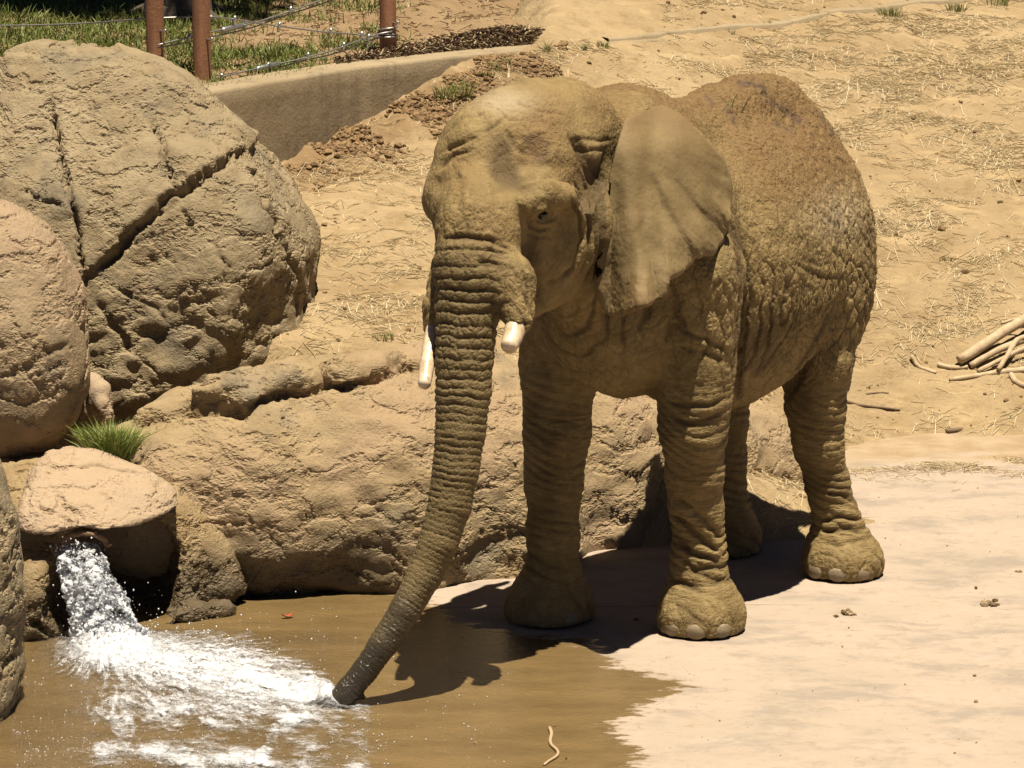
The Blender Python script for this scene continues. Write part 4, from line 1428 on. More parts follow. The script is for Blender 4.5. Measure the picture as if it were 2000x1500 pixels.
# loose wire wound round the third post
tt = np.linspace(0, 3.2 * 2 * math.pi, 90)
cz = W(758, 68, yc)
wv = np.stack([p3[0] + .059 * np.cos(tt), p3[1] + .059 * np.sin(tt), cz[2] + .012 * tt / 6.28 * np.sin(tt * .37 + 1) + .005 * tt / 6.28], 1)
tail_ = np.stack([np.linspace(wv[-1][0], wv[-1][0] - .18, 10), np.linspace(wv[-1][1], wv[-1][1] - .02, 10), wv[-1][2] - .25 * np.linspace(0, 1, 10) ** 2 + .03 * np.linspace(0, 1, 10)], 1)
tag(Bits().tube(np.concatenate([wv, tail_[1:]]), .006, 6).build("wire_loop", cm.m), "loose grey wire wound several times round the post by the mulch heap", "wire")

# kerb edging the track, the thin end of the wall line running on up the slope
kp = np.array([hit_hill(a, b) for a, b in ((1190, 84), (1300, 73), (1450, 55), (1600, 37), (1750, 20), (1900, 3), (2060, -14), (2300, -38))])
ks = np.linspace(0, 1, 160)
kl = np.r_[0, np.cumsum(np.linalg.norm(np.diff(kp[:, :2], axis=0), axis=1))]
kx, ky = np.interp(ks * kl[-1], kl, kp[:, 0]), np.interp(ks * kl[-1], kl, kp[:, 1])
for _ in range(30):
    kx[1:-1], ky[1:-1] = (kx[:-2] + kx[2:]) / 2, (ky[:-2] + ky[2:]) / 2
kz = np.array([surf_z(a, b)[0] for a, b in zip(kx, ky)])
for _ in range(40):
    kz[1:-1] = (kz[:-2] + 2 * kz[1:-1] + kz[2:]) / 4
kdx, kdy = np.gradient(kx), np.gradient(ky)
kn = np.hypot(kdx, kdy)
kV = np.concatenate([np.stack([kx - kdy / kn * a, ky + kdx / kn * a, kz + z + .006 * noise2(ks * 60, ks * 0 + a * 9, 74)], 1) for a, z in ((0, -.15), (0, .018), (.012, .028), (.06, .03), (.11, .03), (.125, .02), (.125, -.15))])
kerb = add_mesh("kerb", kV, grid_faces(7, 160)[:, ::-1], wm.m)
tag(kerb, "thin half buried pale kerb running from the wall's end up to the top right", kind="structure")

# ================================================================== straw, clods, mulch, grass
def leaf_mat(name, cols, rough=.7, k_=.62):
    b = NB(name)
    oi = b.n("ShaderNodeNewGeometry")
    r = oi.outputs["Random Per Island"]
    c = b.mix(b.ramp(r, 0, .5), cols[0], cols[1])
    c = b.mix(b.ramp(r, .5, 1.0), c, cols[2])
    b.color(c, k_)
    b.rough(rough)
    b.spec(.2)
    return b.m
straw_m = leaf_mat("dry_straw", ((.50, .36, .17), (.66, .52, .29), (.82, .70, .47)), .6)
grass_m = leaf_mat("green_grass", ((.11, .155, .028), (.17, .21, .045), (.30, .28, .10)), .55, .68)
mulch_m = leaf_mat("bark_mulch", ((.10, .062, .034), (.24, .16, .09), (.50, .38, .23)), .9)
clod_m = leaf_mat("soil_clod", ((.22, .135, .065), (.32, .205, .10), (.15, .09, .042)), .95)

def in_view_hill(n, x0, x1, y0, y1):
    x, y = rng.uniform(x0, x1, n), rng.uniform(y0, y1, n)
    ok = (y < wall_y(x) - .05) | (x > 1.0)
    return x[ok], y[ok]

# straw lying in drifts along the furrows
x, y = in_view_hill(360000, -1.8, 4.6, 16.9, 26.5)
a28 = math.radians(28)
u, v = x * math.cos(a28) + y * math.sin(a28), -x * math.sin(a28) + y * math.cos(a28)
dens = .5 + .5 * noise2(u * 1.1, v * 3.6, 91) + .45 * noise2(u * 3.2, v * 8.0, 92)
dens = np.clip((dens - .36) * 1.7, .02, 1) * np.interp(x, [-2, -.5, 1.5], [.5, .7, 1])
ok = (rng.random(len(x)) < dens * .62) & (surf_z(x, y) > .01)
x, y = x[ok], y[ok]
print("straw", len(x))
z = surf_z(x, y)
xp = rng.uniform(1.1, 3.4, 2600)
yp = np.interp(xp, [1, 1.3, 2, 3, 4], [18.2, 18.4, 19.1, 18.95, 18.5]) - np.abs(rng.normal(0, .28, 2600))
okp = (noise2(xp * 2.4, yp * 4, 94) > .05) & (surf_z(xp, yp) < .02)
x, y, z = np.r_[x, xp[okp]], np.r_[y, yp[okp]], np.r_[z, np.full(okp.sum(), .003)]
an = rng.normal(a28 * .7, .8, len(x))
dx = .02
gxh = (surf_z(x + dx, y) - surf_z(x - dx, y)) / (2 * dx)
gyh = (surf_z(x, y + dx) - surf_z(x, y - dx)) / (2 * dx)
D = np.stack([np.cos(an), np.sin(an), np.cos(an) * gxh + np.sin(an) * gyh + rng.normal(0, .07, len(x))], 1)
rng_r = .0019
Vs, Fs = strands(np.stack([x, y, z], 1), D, rng.gamma(3, .020, len(x)).clip(.02, .24), rng_r, rng.uniform(0, .012, len(x)), rng.normal(0, .035, len(x)))
st = add_mesh("straw", Vs, Fs, straw_m, None, False)
tag(st, "pale straw scattered in drifts over the dusty hillside", kind="stuff")

# small clods over the slope and heaped by the wall
def clods(n, x, y, zf, r, name, mat, label):
    z = zf(x, y)
    Vc, Fc = ico_cloud(np.stack([x, y, z + r * .2], 1), np.stack([r * 1.15, r, r * .8], 1), .14)
    return tag(add_mesh(name, Vc, Fc, mat, None, False), label, kind="stuff")
x1, y1 = in_view_hill(2600, -1.8, 4.4, 16.9, 26)
r1 = rng.gamma(1.3, .0042, len(x1)).clip(.003, .028)
xa = rng.uniform(-2.0, .35, 16000)
ya_ = wall_y(xa) - .03 - np.abs(rng.normal(.25, .30, len(xa)))
ok = (noise2(xa * 3, ya_ * 3, 95) > -.15)
xa, ya_ = xa[ok], ya_[ok]
ra = rng.gamma(1.2, .0050, len(xa)).clip(.003, .026)
clods(0, np.r_[x1, xa], np.r_[y1, ya_], surf_z, np.r_[r1, ra], "soil_clods", clod_m, "crumbled brown soil lying on the slope and along the wall foot")

# bark mulch heaped above the far part of the wall
n = 16000
tm_ = rng.random(n)
mx = np.interp(tm_, [0, 1], [-1.05, .62])
off_ = np.abs(rng.normal(0, 1, n))
hump = np.interp(mx, [-1.05, -.8, -.45, .0, .35, .62], [.12, .3, .34, .45, .40, .05])
my = wall_y(mx) + .37 + off_ * .30 * (.4 + hump)
mz = bank_surf(mx, my) + rng.random(n) ** .7 * .26 * hump * np.exp(-((off_ - .55) / .8) ** 2)
an = rng.uniform(0, 6.28, n)
D = np.stack([np.cos(an), np.sin(an), rng.normal(0, .35, n)], 1)
Vm, Fm = strands(np.stack([mx, my, mz], 1), D, rng.gamma(3, .018, n).clip(.02, .16), .0055, rng.uniform(0, .02, n), rng.normal(0, .15, n))
tag(add_mesh("mulch", Vm, Fm, mulch_m, None, False), "dark heap of bark mulch and twigs behind the far end of the wall", kind="stuff")
# mound under it so that the heap is solid
mgx, mgt = np.meshgrid(np.linspace(-1.15, .72, 90), np.linspace(0, 1.05, 36), indexing='ij')
hh = np.interp(mgx, [-1.15, -.8, -.45, .0, .35, .72], [0, .3, .34, .45, .40, 0])
mgy = wall_y(mgx) + .31 + mgt
mgz = bank_z(mgx, mgy) - .03 + .24 * hh * np.exp(-((mgt - .42) / .30) ** 2) + .03 * noise2(mgx * 14, mgy * 14, 97) * hh
md = NB("mulch_earth")
md.color(md.mix(md.ramp(md.noise(25, 5, .7), .4, .7), (.13, .082, .042), (.22, .145, .08)))
md.rough(.95)
md.bump(md.noise(40, 5, .7), .02)
tag(add_mesh("mulch_mound", np.stack([mgx, mgy, mgz], -1).reshape(-1, 3), grid_faces(90, 36), md.m), "dark crumbly mound under the bark mulch behind the wall", kind="stuff")

# litter of leaves and sticks on the bank
n = 5200
lx = rng.uniform(-4.2, 1.4, n)
ly = wall_y(lx) + .3 + rng.random(n) * 5.5
an = rng.uniform(0, 6.28, n)
D = np.stack([np.cos(an), np.sin(an), rng.normal(0, .15, n)], 1)
Vl, Fl = strands(np.stack([lx, ly, bank_surf(lx, ly)], 1), D, rng.gamma(3, .02, n).clip(.02, .2), .004, rng.uniform(0, .02, n), rng.normal(0, .2, n))
tag(add_mesh("leaf_litter", Vl, Fl, leaf_mat("litter", ((.30, .19, .10), (.46, .33, .18), (.58, .44, .28)), .8), None, False), "dry leaves and twigs littered over the earth bank", kind="stuff")

# lawn on the bank
n = 150000
gx_ = rng.uniform(-4.4, 1.0, n)
gy_ = wall_y(gx_) + .22 + rng.random(n) ** 1.2 * 6.5
gd = .45 + .55 * noise2(gx_ * 1.3, gy_ * 1.3, 98) + .35 * noise2(gx_ * 4.5, gy_ * 4.5, 99)
gd += np.interp(gx_, [-3.5, -2.0, -1.2, -.3, .6], [.55, .35, .05, -.28, -.5]) + .25 * np.exp(-((gy_ - wall_y(gx_) - .3) / .16) ** 2) * (gx_ < -1.2)
ok = rng.random(n) < np.clip((gd - .35) * 1.6, 0, 1)
gx_, gy_ = gx_[ok], gy_[ok]
n = len(gx_)
print("blades", n)
hd = np.stack([rng.normal(0, .03, n), rng.normal(0, .03, n), rng.gamma(4, .011, n).clip(.015, .10)], 1)
Vg, Fg4, Fg3 = blades(np.stack([gx_, gy_, bank_surf(gx_, gy_) - .005], 1), hd, .0035, rng.random((n, 1)))
tag(add_mesh("grass", Vg, [Fg4, Fg3], grass_m, None, False), "sparse green grass growing over the earth bank", kind="stuff")

# separate tufts
def tuft(pt, r, h, n, label, name="grass_tuft", group=None, mat=None, fill=False):
    a = rng.uniform(0, 6.28, n)
    d = r * np.sqrt(rng.random(n))
    roots = np.stack([pt[0] + d * np.cos(a), pt[1] + d * np.sin(a) * .8, np.full(n, pt[2] - .01)], 1)
    if fill:
        roots[:, 2] = fill(roots[:, 0], roots[:, 1]) - .01
    lean = rng.normal(0, .35, (n, 2)) + np.stack([np.cos(a), np.sin(a)], 1) * (d / r)[:, None] * .4
    hl = h * rng.uniform(.45, 1.1, n)
    heads = np.stack([lean[:, 0] * hl, lean[:, 1] * hl, hl], 1)
    V_, f4, f3 = blades(roots, heads, np.full(n, max(.0024, h * .015)), rng.random((n, 1)))
    o = add_mesh(name, V_, [f4, f3], mat or grass_m, None, False)
    return tag(o, label, "grass tuft", group)
for px, py, r, h, n, lb in ((870, 190, .07, .10, 90, "green tuft on the soil heap below the wall, left of two close together"), (905, 188, .05, .13, 60, "spiky green tuft on the soil heap close above the elephant's head"),
                            (965, 135, .035, .07, 50, "small green tuft just below the wall's thin end"), (990, 125, .03, .06, 40, "tiny green tuft hard against the wall's thin end"),
                            (945, 145, .07, .05, 60, "low dull green tuft at the foot of the wall's buried corner"),
                            (1068, 100, .02, .09, 24, "single upright green sprig in front of the wall cap"), (1136, 96, .03, .05, 36, "small green sprout on bare soil right of the wall sprig"), (1178, 92, .04, .06, 40, "green sprout at the right end of the wall line"),
                            (1740, 30, .08, .08, 110, "green weed tuft on the track at the top of the hillside"), (1868, 20, .06, .07, 80, "yellowish weed tuft beside the track at the top"), (1945, 8, .09, .08, 90, "wide weed tuft at the upper right edge"),
                            (1845, 505, .07, .03, 60, "flat green weed patch on the slope right of the rump"), (1895, 510, .05, .025, 40, "thin green weed trace right of the flat patch"),
                            (745, 660, .06, .035, 70, "flat green weed patch on straw above the ledge rock"), (1505, 52, .025, .06, 30, "green sprig on the bare slope above the rump"), (1430, 66, .02, .05, 24, "little green sprig above the middle of the back"),
                            (755, 612, .03, .03, 40, "tiny green weed on the slope between boulder and trunk")):
    q0 = hit_hill(px, py)
    tuft(q0, r, h, n, lb, group="weed tufts on the hillside")
# the thick clump between the boulders
gc = W(215, 862, 15.72)
tuft(gc + [0, 0, -.08], .09, .165, 1500, "thick bright green grass clump wedged between the boulders and the ledge rock", "grass_clump", None, leaf_mat("lush_grass", ((.12, .17, .03), (.20, .25, .05), (.36, .36, .13)), .5, .8))

# ================================================================== driftwood and sticks
dm = NB("bleached_wood")
dc = dm.mix(dm.ramp(dm.noise(3, 5, .6, vec=dm.maprot(dm.P, (0, 0, 0), (9, 3, 9))), .3, .7), (.56, .40, .22), (.70, .54, .34))
dm.color(dm.mix(dm.mul(dm.ramp(dm.noise(22, 5, .7), .5, .75), .5), dc, (.33, .20, .10)))
dm.rough(.75)
dm.bump(dm.noise(50, 4, .6, vec=dm.maprot(dm.P, (0, 0, 0), (6, 1, 6))), .006)
tw = NB("dark_twig")
tw.color(tw.mix(tw.ramp(tw.noise(30, 4), .4, .7), (.16, .10, .055), (.27, .18, .10)))
tw.rough(.85)
def stick(px_pts, r0, r1, label, lift=0.0, mat=None, name="driftwood_stick", group="bleached sticks in the pile at the right edge", n=22, base=None):
    P = []
    for (a, b, *l) in px_pts:
        h_ = hit_hill(a, b) if b < 850 and base is None else G(a, b)
        P.append(h_ + np.array([0, 0, r0 * .7 + (l[0] if l else 0)]))
    P = np.array(P)
    t = np.linspace(0, 1, n)
    L = np.r_[0, np.cumsum(np.linalg.norm(np.diff(P, axis=0), axis=1))]
    Q = np.stack([np.interp(t * L[-1], L, P[:, k]) for k in range(3)], 1)
    for _ in range(3):
        Q[1:-1] = .25 * Q[:-2] + .5 * Q[1:-1] + .25 * Q[2:]
    Q += .25 * r0 * np.stack([noise2(t * 7, t * 0 + i + r0 * 99, 101) for i in range(3)], 1)
    R = (r0 + (r1 - r0) * t) * (1 + .12 * noise2(t * 9, t * 0 + r0 * 77, 102))
    return tag(Bits().tube(Q, R, 10).build(name, mat or dm.m), label, "stick", group)
stick([(1872, 719, .03), (1935, 690, .06), (2010, 655, .10), (2120, 610, .12)], .028, .036, "thickest bleached stick, sloping up to the right edge on top of the pile")
stick([(1855, 745), (1900, 738), (1960, 728), (2060, 722)], .012, .022, "long bleached stick lying flat along the bottom of the pile")
stick([(1895, 722, .01), (1940, 708, .05), (1990, 690, .06), (2080, 668, .05)], .018, .024, "bleached stick tucked under the thickest one in the pile")
stick([(1780, 708, .03), (1792, 718, .0), (1815, 727, .0), (1828, 731, .0)], .012, .010, "short hooked bleached stick lying left of the pile")
stick([(1832, 716), (1850, 720), (1870, 722), (1890, 720)], .015, .012, "stubby bleached stick at the left tip of the pile")
stick([(1950, 732, .02), (1968, 715, .06), (1985, 695, .09), (2004, 690, .09)], .013, .017, "curved bleached stick crossing upright over the pile")
stick([(1975, 735), (1982, 748), (2000, 757), (2040, 764)], .016, .016, "crooked bleached stick at the lower right of the pile")
stick([(1910, 735, .02), (1955, 718, .04), (2000, 702, .06), (2060, 690, .06)], .013, .015, "reddish thin stick lying within the pile", mat=None)
stick([(1955, 650, .05), (1980, 645, .06), (2030, 640, .06)], .008, .010, "thin bleached stick above the thickest one at the right edge")
stick([(1940, 662, .03), (1975, 655, .05), (2040, 662, .06)], .007, .008, "very thin twig over the top of the pile at the right edge")
stick([(1648, 786), (1680, 794), (1720, 798), (1758, 803)], .010, .006, "dark wavy twig lying on the soil right of the hind leg", mat=tw.m, name="twig", group=None)
stick([(1693, 771), (1715, 768), (1736, 769)], .006, .004, "short dark twig just above the wavy one", mat=tw.m, name="twig", group=None)
stick([(1850, 846), (1890, 841), (1925, 843), (1950, 847)], .016, .007, "dark flat bit of bark where the soil meets the concrete", mat=tw.m, name="twig", group=None, base=1)

# dung crumbs and clods on the concrete
def lump(px, py, r, label, n=16):
    c = G(px, py)
    C = c + np.stack([rng.normal(0, r * .6, n), rng.normal(0, r * .6, n), np.abs(rng.normal(0, r * .2, n)) + r * .15], 1)
    Vc, Fc = ico_cloud(C, r * rng.uniform(.25, .6, n), .25)
    return tag(add_mesh("dung_crumb", Vc, Fc, mulch_m, None, False), label, "clod", "brown clods on the concrete")
lump(1931, 1183, .030, "round brown dung clod on the concrete near the right edge")
lump(1655, 1200, .024, "flattened brown clod on the concrete below the hind foot", 20)
lump(1632, 1205, .014, "small crumb left of the flattened clod", 8)
lump(1990, 1117, .012, "small dark crumb at the right edge of the concrete", 6)
n = 200
cp = np.array([G(a, b) for a, b in zip(rng.uniform(900, 2050, n), 870 + 640 * rng.random(n) ** 1.5)])
Vc, Fc = ico_cloud(cp + [0, 0, .003], rng.gamma(1.2, .0022, n).clip(.0015, .012), .25)
tag(add_mesh("grit", Vc, Fc, clod_m, None, False), "grit and crumbs scattered on the concrete yard", kind="stuff")
# leaves: a red one by the rock foot, a pale peeled twig on the wet concrete
lm = NB("red_leaf")
lm.color((.42, .085, .03))
lm.rough(.5)
def leaf(px, py, ln, ang_, mat, label, name="fallen_leaf"):
    c = G(px, py) + np.array([0, 0, .007])
    t = np.linspace(-1, 1, 9)
    w_ = (1 - t * t) * ln * .22 + .001
    d, s = np.array([math.cos(ang_), math.sin(ang_), 0]), np.array([-math.sin(ang_), math.cos(ang_), 0])
    mid = c + np.outer(t * ln / 2, d) + np.outer(.012 * t * t, [0, 0, 1])
    Vv = np.concatenate([mid + s * w_[:, None] + [0, 0, .004], mid, mid - s * w_[:, None] + [0, 0, .004]])
    Vv = np.concatenate([Vv, Vv - [0, 0, .0012]])
    F_ = []
    for i in range(8):
        for b in (0, 9):
            F_ += [(b + i, b + 9 + i, b + 10 + i, b + 1 + i), (27 + b + i, 27 + b + 1 + i, 27 + b + 10 + i, 27 + b + 9 + i)]
    return tag(add_mesh(name, Vv, np.array(F_), mat), label, "leaf")
leaf(562, 1207, .062, .5, lm.m, "narrow red leaf on the wet concrete at the ledge rock's foot")
pm2 = NB("pale_husk")
pm2.color((.50, .36, .20))
pm2.rough(.6)
stick([(1074, 1424), (1078, 1440), (1072, 1455), (1088, 1466), (1093, 1478), (1070, 1490), (1062, 1496)], .008, .005, "pale twisted strip of bark on the wet concrete at the bottom edge", mat=pm2.m, name="bark_strip", group=None, base=1)
# broken pale stone in the gap behind the clump
f = Field()
f.ell(W(192, 775, 16.25), (.055, .06, .085), rot_euler(10, 25, 0), .02, 2.4)
f.ell(W(205, 800, 16.2), (.04, .05, .07), rot_euler(0, -20, 0), .02, 2.4)
f.ell(W(170, 790, 16.4), (.13, .10, .16), rot_euler(0, 0, 0), .02, 2.2)
rock("stone", f, (-2.4, 15.9, .2), (-1.6, 16.8, 1.3), .012, rock_spout, (), 1, .02, 3, label="broken whitish stone wedged behind the grass clump", cat="stone")

# fallen grass blades on the elephant's back, a chunk of mud
tuft(elephant_field.hit(1440, 217, 15, 17.3), .03, .10, 10, "few green grass blades lying on the elephant's back", "grass_sprig")
# ================================================================== water
SRC = G(205, 1262)
def foam_density(q):
    """how foamy the water is at photograph pixel q, from the splash out along the fan to the trunk"""
    x, y = q[:, 0], q[:, 1]
    core = np.exp(-(((x - 235) / 120) ** 2 + ((y - 1275) / 48) ** 2))
    t, = (np.clip((x - 200) / 450, 0, 1.15),)
    mid = 1272 + 85 * t
    wid = np.interp(t, [0, .3, .6, .9, 1, 1.15], [55, 78, 82, 52, 26, 8])
    fan = np.exp(-((y - mid) / wid) ** 2) * sstep(130, 200, x) * sstep(668, 640, x)
    mid2 = np.exp(-((y - 1380) / 60) ** 2) * sstep(110, 240, x) * sstep(680, 450, x)
    low = np.exp(-((y - 1462) / 50) ** 2) * sstep(60, 220, x) * sstep(780, 600, x)
    splash = .50 * np.exp(-(seg_dist(q, [(652, 1362), (600, 1392), (540, 1420), (527, 1450), (515, 1478)]) / 20) ** 2)
    near = np.exp(-(((x - 640) / 26) ** 2 + ((y - 1368) / 24) ** 2))
    rip = .22 * np.exp(-(seg_dist(q, [(200, 1462), (330, 1470), (450, 1482), (515, 1478)]) / 22) ** 2)
    rip += .26 * np.exp(-(seg_dist(q, [(715, 1400), (700, 1440), (720, 1470), (690, 1500)]) / 22) ** 2)
    rip += .26 * np.exp(-(seg_dist(q, [(330, 1498), (480, 1492), (600, 1500), (700, 1505)]) / 18) ** 2)
    rip += .30 * np.exp(-(seg_dist(q, [(560, 1400), (650, 1410), (700, 1380)]) / 20) ** 2)
    d = np.maximum.reduce([1.0 * core, .78 * fan, 0.56 * mid2, .30 * low, splash, near])
    return np.clip(d + rip, 0, 1)

xw, yw = np.arange(-2.15, -.42, .0075), np.arange(12.95, 15.22, .0085)
wx_, wy2 = np.meshgrid(xw, yw, indexing='ij')
P0 = np.stack([wx_.ravel(), wy2.ravel(), np.full(wx_.size, .012)], 1)
qw = to_px(P0)
fd = foam_density(qw)
rel = P0[:, :2] - SRC[:2]
rr_ = np.hypot(rel[:, 0], rel[:, 1])
th_ = np.arctan2(rel[:, 0], -rel[:, 1])
# flow direction swings from straight out of the spout to the right
flow = np.stack([rr_ * 4.2, th_ * 6.5 / (.6 + rr_ * .3), 0 * rr_], 1)
b1 = noise3(flow * [1.6, 1.6, 1], 111) * sstep(.12, .45, rr_)
b2 = noise3(np.stack([P0[:, 0] * 17, P0[:, 1] * 13, 0 * rr_], 1), 112)
b3 = noise3(np.stack([P0[:, 0] * 45, P0[:, 1] * 36, 0 * rr_], 1), 113)
b4 = noise3(np.stack([P0[:, 0] * 110, P0[:, 1] * 90, 0 * rr_], 1), 118)
edge = sstep(.0, .10, np.minimum.reduce([P0[:, 0] - xw[0], xw[-1] - P0[:, 0], yw[-1] - P0[:, 1]]))
hw = .007 + fd * (.018 * b1 + .020 * np.abs(b2) + .016 * b3 + .009 * b4 + .014) + .0018 * b2 + .0012 * b3
hw += .055 * np.exp(-(((qw[:, 0] - 215) / 95) ** 2 + ((qw[:, 1] - 1268) / 28) ** 2)) * (.6 + .7 * b2 + .5 * b3)
hw += .045 * np.exp(-(((qw[:, 0] - 640) / 22) ** 2 + ((qw[:, 1] - 1368) / 20) ** 2))
P0[:, 2] = np.maximum(hw, .0065) * edge + .0045 * (1 - edge)
wb = NB("running_water")
fdn = wb.attr("foam")
fl_ = wb.attr("flow", True)
s1 = wb.noise(1.0, 6, .68, vec=wb.vscale(wb.warp(.0, 1, vec=fl_), (1.2, 2.4, 1)), dist=.5)
s2 = wb.noise(38, 5, .7, vec=wb.maprot(wb.warp(.02, 20), (0, 0, -14), (.55, 1.5, 1)))
s3 = wb.noise(120, 3, .7)
ff = wb.add(fdn, wb.add(wb.mul(wb.mul(wb.sub(s1, .5), 1.7), wb.attr('flow_w')), wb.add(wb.mul(wb.sub(s2, .5), 1.1), wb.mul(wb.sub(s3, .5), .35))))
foam = wb.mul(wb.ramp(ff, .24, 1.0), wb.ramp(fdn, .03, .25))
film = wb.n("ShaderNodeBsdfGlass")
film.inputs["IOR"].default_value = 1.33
film.inputs["Roughness"].default_value = .03
tr = wb.n("ShaderNodeBsdfTransparent")
tr.inputs[0].default_value = (1, 1, 1, 1)
gl = wb.n("ShaderNodeBsdfGlossy")
gl.inputs["Roughness"].default_value = .12
fr = wb.n("ShaderNodeFresnel")
fr.inputs["IOR"].default_value = 1.33
mf = wb.n("ShaderNodeMixShader")
wb.l(wb.mul(fr.outputs[0], wb.attr('cover')), mf.inputs[0]); wb.l(tr.outputs[0], mf.inputs[1]); wb.l(gl.outputs[0], mf.inputs[2])
wb.color((.86, .87, .90), .58)
wb.rough(.45)
wb.b.inputs["Subsurface Weight"].default_value = .0
mx_ = wb.n("ShaderNodeMixShader")
wb.l(foam, mx_.inputs[0]); wb.l(mf.outputs[0], mx_.inputs[1]); wb.l(wb.b.outputs[0], mx_.inputs[2])
wb.l(mx_.outputs[0], wb.out.inputs[0])
bm_ = wb.bump(wb.add(wb.mul(s2, .012), wb.mul(s3, .004)), 1.0, .9)
wb.l(bm_.outputs[0], gl.inputs["Normal"]); wb.l(bm_.outputs[0], fr.inputs["Normal"])
water = add_mesh("water", P0, grid_faces(len(xw), len(yw)), wb.m, None, True, {"foam": fd * edge, "flow": flow, "flow_w": sstep(.12, .5, rr_), "cover": sstep(.02, .5, xw[-1] - P0[:, 0]) * edge})
tag(water, "foaming water fanning over the concrete from the spout to the trunk", kind="structure")

# the falling jet: a lumpy tongue of white water breaking up, with strands and drops round it
jb = NB("white_water")
jn = jb.noise(20, 5, .7, vec=jb.maprot(jb.warp(.03, 14), (0, 0, 0), (1, 1, .7)))
jw = jb.ramp(jb.add(jn, jb.mul(jb.attr("fall"), .10)), .43, .66)
jg = jb.n("ShaderNodeBsdfGlass")
jg.inputs["IOR"].default_value = 1.2
jg.inputs["Roughness"].default_value = .06
jt = jb.n("ShaderNodeBsdfTransparent")
jt.inputs[0].default_value = (.86, .88, .92, 1)
jm0 = jb.n("ShaderNodeMixShader")
jm0.inputs[0].default_value = .45
jb.l(jt.outputs[0], jm0.inputs[1]); jb.l(jg.outputs[0], jm0.inputs[2])
jb.color((.86, .87, .90), .62)
jb.rough(.25)
jm = jb.n("ShaderNodeMixShader")
jb.l(jw, jm.inputs[0]); jb.l(jm0.outputs[0], jm.inputs[1]); jb.l(jb.b.outputs[0], jm.inputs[2])
jb.l(jm.outputs[0], jb.out.inputs[0])
jb.bump(jb.noise(60, 4, .7), .012)
ctrl = np.array([W(150, 1062, 15.16), W(158, 1090, 15.08), W(176, 1140, 15.02), W(196, 1190, 14.99), W(212, 1235, 14.97), W(222, 1268, 14.95)])
nt_, ns_ = 150, 96
t = np.linspace(0, 1, nt_)
tc = np.linspace(0, 1, len(ctrl))
C = np.stack([np.interp(t, tc, ctrl[:, k]) for k in range(3)], 1)
wdt = np.interp(t, [0, .15, .5, .85, 1], [.098, .105, .135, .155, .185])
dpt = np.interp(t, [0, .3, 1], [.05, .06, .085])
a = np.linspace(0, 2 * math.pi, ns_, endpoint=False)
PX = C[:, None, :] + np.stack([wdt[:, None] * np.cos(a), -dpt[:, None] * np.sin(a), .35 * wdt[:, None] * np.cos(a) * -.2], -1)
PX = PX.reshape(-1, 3)
nrm = np.stack([np.cos(a), -np.sin(a), 0 * a], 1)[None].repeat(nt_, 0).reshape(-1, 3)
tf = np.repeat(t, ns_)
lump_ = .045 * np.abs(noise3(PX * [16, 16, 11], 114)) + .028 * np.abs(noise3(PX * [38, 38, 30], 115)) + .012 * noise3(PX * 85, 116)
PX = PX + nrm * ((lump_ - .018) * (.35 + tf))[:, None]
k0 = np.arange(ns_)
jf = np.concatenate([np.stack([i * ns_ + k0, i * ns_ + (k0 + 1) % ns_, (i + 1) * ns_ + (k0 + 1) % ns_, (i + 1) * ns_ + k0], 1) for i in range(nt_ - 1)])
jet = add_mesh("falling_water", PX, jf, jb.m, None, True, {"fall": tf})
tag(jet, "white water tumbling from the pipe under the flat rock", kind="structure")

# drops: round the jet, above the splash, and white dots painted as glints on the wet concrete
db = NB("water_drop")
db.color((.90, .91, .94), .6)
db.rough(.08)
db.spec(.8)
Cd, Rd = [], []
n = 1100
tt_ = rng.random(n) ** .8
i_ = (tt_ * (nt_ - 1)).astype(int)
off_ = rng.normal(0, 1, (n, 3)) * np.stack([wdt[i_] * .5, dpt[i_] * .8, np.full(n, .03)], 1)
off_[:, 1] = -np.abs(off_[:, 1]) - dpt[i_] * .3
Cd.append(C[i_] + off_ + [0, 0, .02]); Rd.append(rng.gamma(1.5, .0013, n).clip(.0008, .006))
n = 1800
pd = np.stack([rng.normal(300, 150, n), rng.normal(1300, 50, n)], 1)
fdp = foam_density(pd)
ok = rng.random(n) < fdp + .05
pd, fdp = pd[ok], fdp[ok]
g = np.array([G(*p) for p in pd])
g[:, 2] = .02 + np.abs(rng.exponential(.035, len(g))) * (.3 + fdp)
Cd.append(g); Rd.append(rng.gamma(1.5, .0011, len(g)).clip(.0006, .004))
n = 6000
pd = np.stack([rng.uniform(20, 1000, n), rng.uniform(1190, 1520, n)], 1)
ok = rng.random(n) < .12 + .9 * np.exp(-((pd[:, 1] - 1460) / 60) ** 2) * (pd[:, 0] < 760) + .25 * np.exp(-((pd[:, 1] - 1300) / 60) ** 2) * (pd[:, 0] < 640)
pd = pd[ok]
g = np.array([G(*p) for p in pd])
ok = signed_poly(g[:, :2], WET) < -.05
g = g[ok]
g[:, 2] = .006
Cd.append(g); Rd.append(rng.gamma(1.5, .0008, len(g)).clip(.0006, .003))
Cd, Rd = np.concatenate(Cd), np.concatenate(Rd)
Vd, Fd = ico_cloud(Cd, np.stack([Rd, Rd, Rd * 1.3], 1), .08)
tag(add_mesh("drops_and_glints", Vd, Fd, db.m), "spray and drops round the falling water, white glint dots over the wet concrete", kind="stuff")
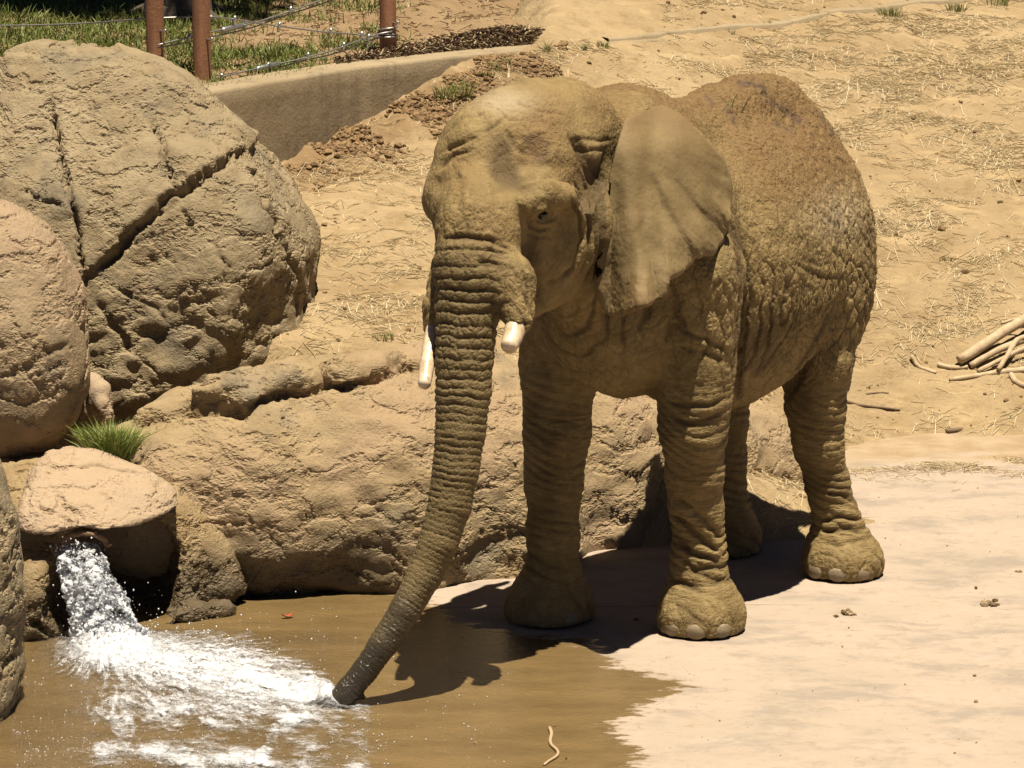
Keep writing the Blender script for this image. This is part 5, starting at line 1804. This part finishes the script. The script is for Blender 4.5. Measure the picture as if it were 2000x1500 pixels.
# ================================================================== shade tree on the bank, its crown above the picture
bm2 = NB("bark")
bm2.color(bm2.mix(bm2.ramp(bm2.noise(12, 5, .7), .35, .7), (.10, .075, .05), (.19, .145, .10)))
bm2.rough(.9)
bm2.bump(bm2.noise(14, 5, .7, vec=bm2.maprot(bm2.P, (0, 0, 0), (3, 3, .6))), .03)
tb = hit_bank(348, 34)
tree = empty("tree", tuple(tb))
tag(tree, "shade tree whose dark trunk stands behind the fence posts at the top edge", "tree")
bb = Bits()
bb.tube([tb + [0, 0, -.2], tb + [0, 0, .05], tb + [.02, 0, .4], tb + [0, .05, 1.2], tb + [-.1, .1, 2.4], tb + [-.3, .1, 3.4], tb + [-.5, .2, 5.2]], [.27, .23, .17, .15, .13, .11, .04], 16)
for k in range(5):
    a = k * 1.3 + .4
    bb.tube([tb + [0, 0, .10], tb + [.25 * math.cos(a), .25 * math.sin(a), .02], tb + [.5 * math.cos(a), .5 * math.sin(a), -.08]], [.10, .06, .02], 8)
    z0 = 2.2 + .45 * k
    bb.tube([tb + [-.1 - .05 * k, .1, z0], tb + [-.2 + .9 * math.cos(a), .1 + .9 * math.sin(a), z0 + .7], tb + [-.3 + 1.7 * math.cos(a), .1 + 1.7 * math.sin(a), z0 + 1.1]], [.07, .05, .02], 8)
keep_world(bb.build("trunk", bm2.m), tree)
n = 20000
cl = np.array([(.1, -.5, 4.3, .9), (-.8, -.35, 4.3, 1.0), (-1.7, -.3, 4.4, 1.0), (-2.6, -.1, 4.3, 1.1), (.3, .6, 4.6, 1.1), (-.9, 1.0, 4.8, 1.3), (-2.3, 1.1, 4.6, 1.2), (-1.2, .3, 4.2, .9)])
pick = rng.integers(0, len(cl), n)
d = rng.normal(size=(n, 3))
d /= np.linalg.norm(d, axis=1)[:, None]
cc = tb + cl[pick, :3] + d * (cl[pick, 3] * rng.random(n) ** .45)[:, None] * [1, 1, .55]
keepm = noise3(cc * 1.9, 121) > -.22
cc = cc[keepm]
n = len(cc)
s = rng.uniform(.05, .10, n)[:, None]
e1 = rng.normal(size=(n, 3))
e1 /= np.linalg.norm(e1, axis=1)[:, None]
e2 = np.cross(e1, rng.normal(size=(n, 3)))
e2 /= np.linalg.norm(e2, axis=1)[:, None]
Vl = np.stack([cc - e1 * s, cc + e2 * s * .5, cc + e1 * s, cc - e2 * s * .5], 1).reshape(-1, 3)
keep_world(add_mesh("crown", Vl, np.arange(4 * n).reshape(-1, 4), leaf_mat("tree_leaf", ((.05, .085, .02), (.07, .11, .03), (.10, .13, .04)), .5), None, False), tree)
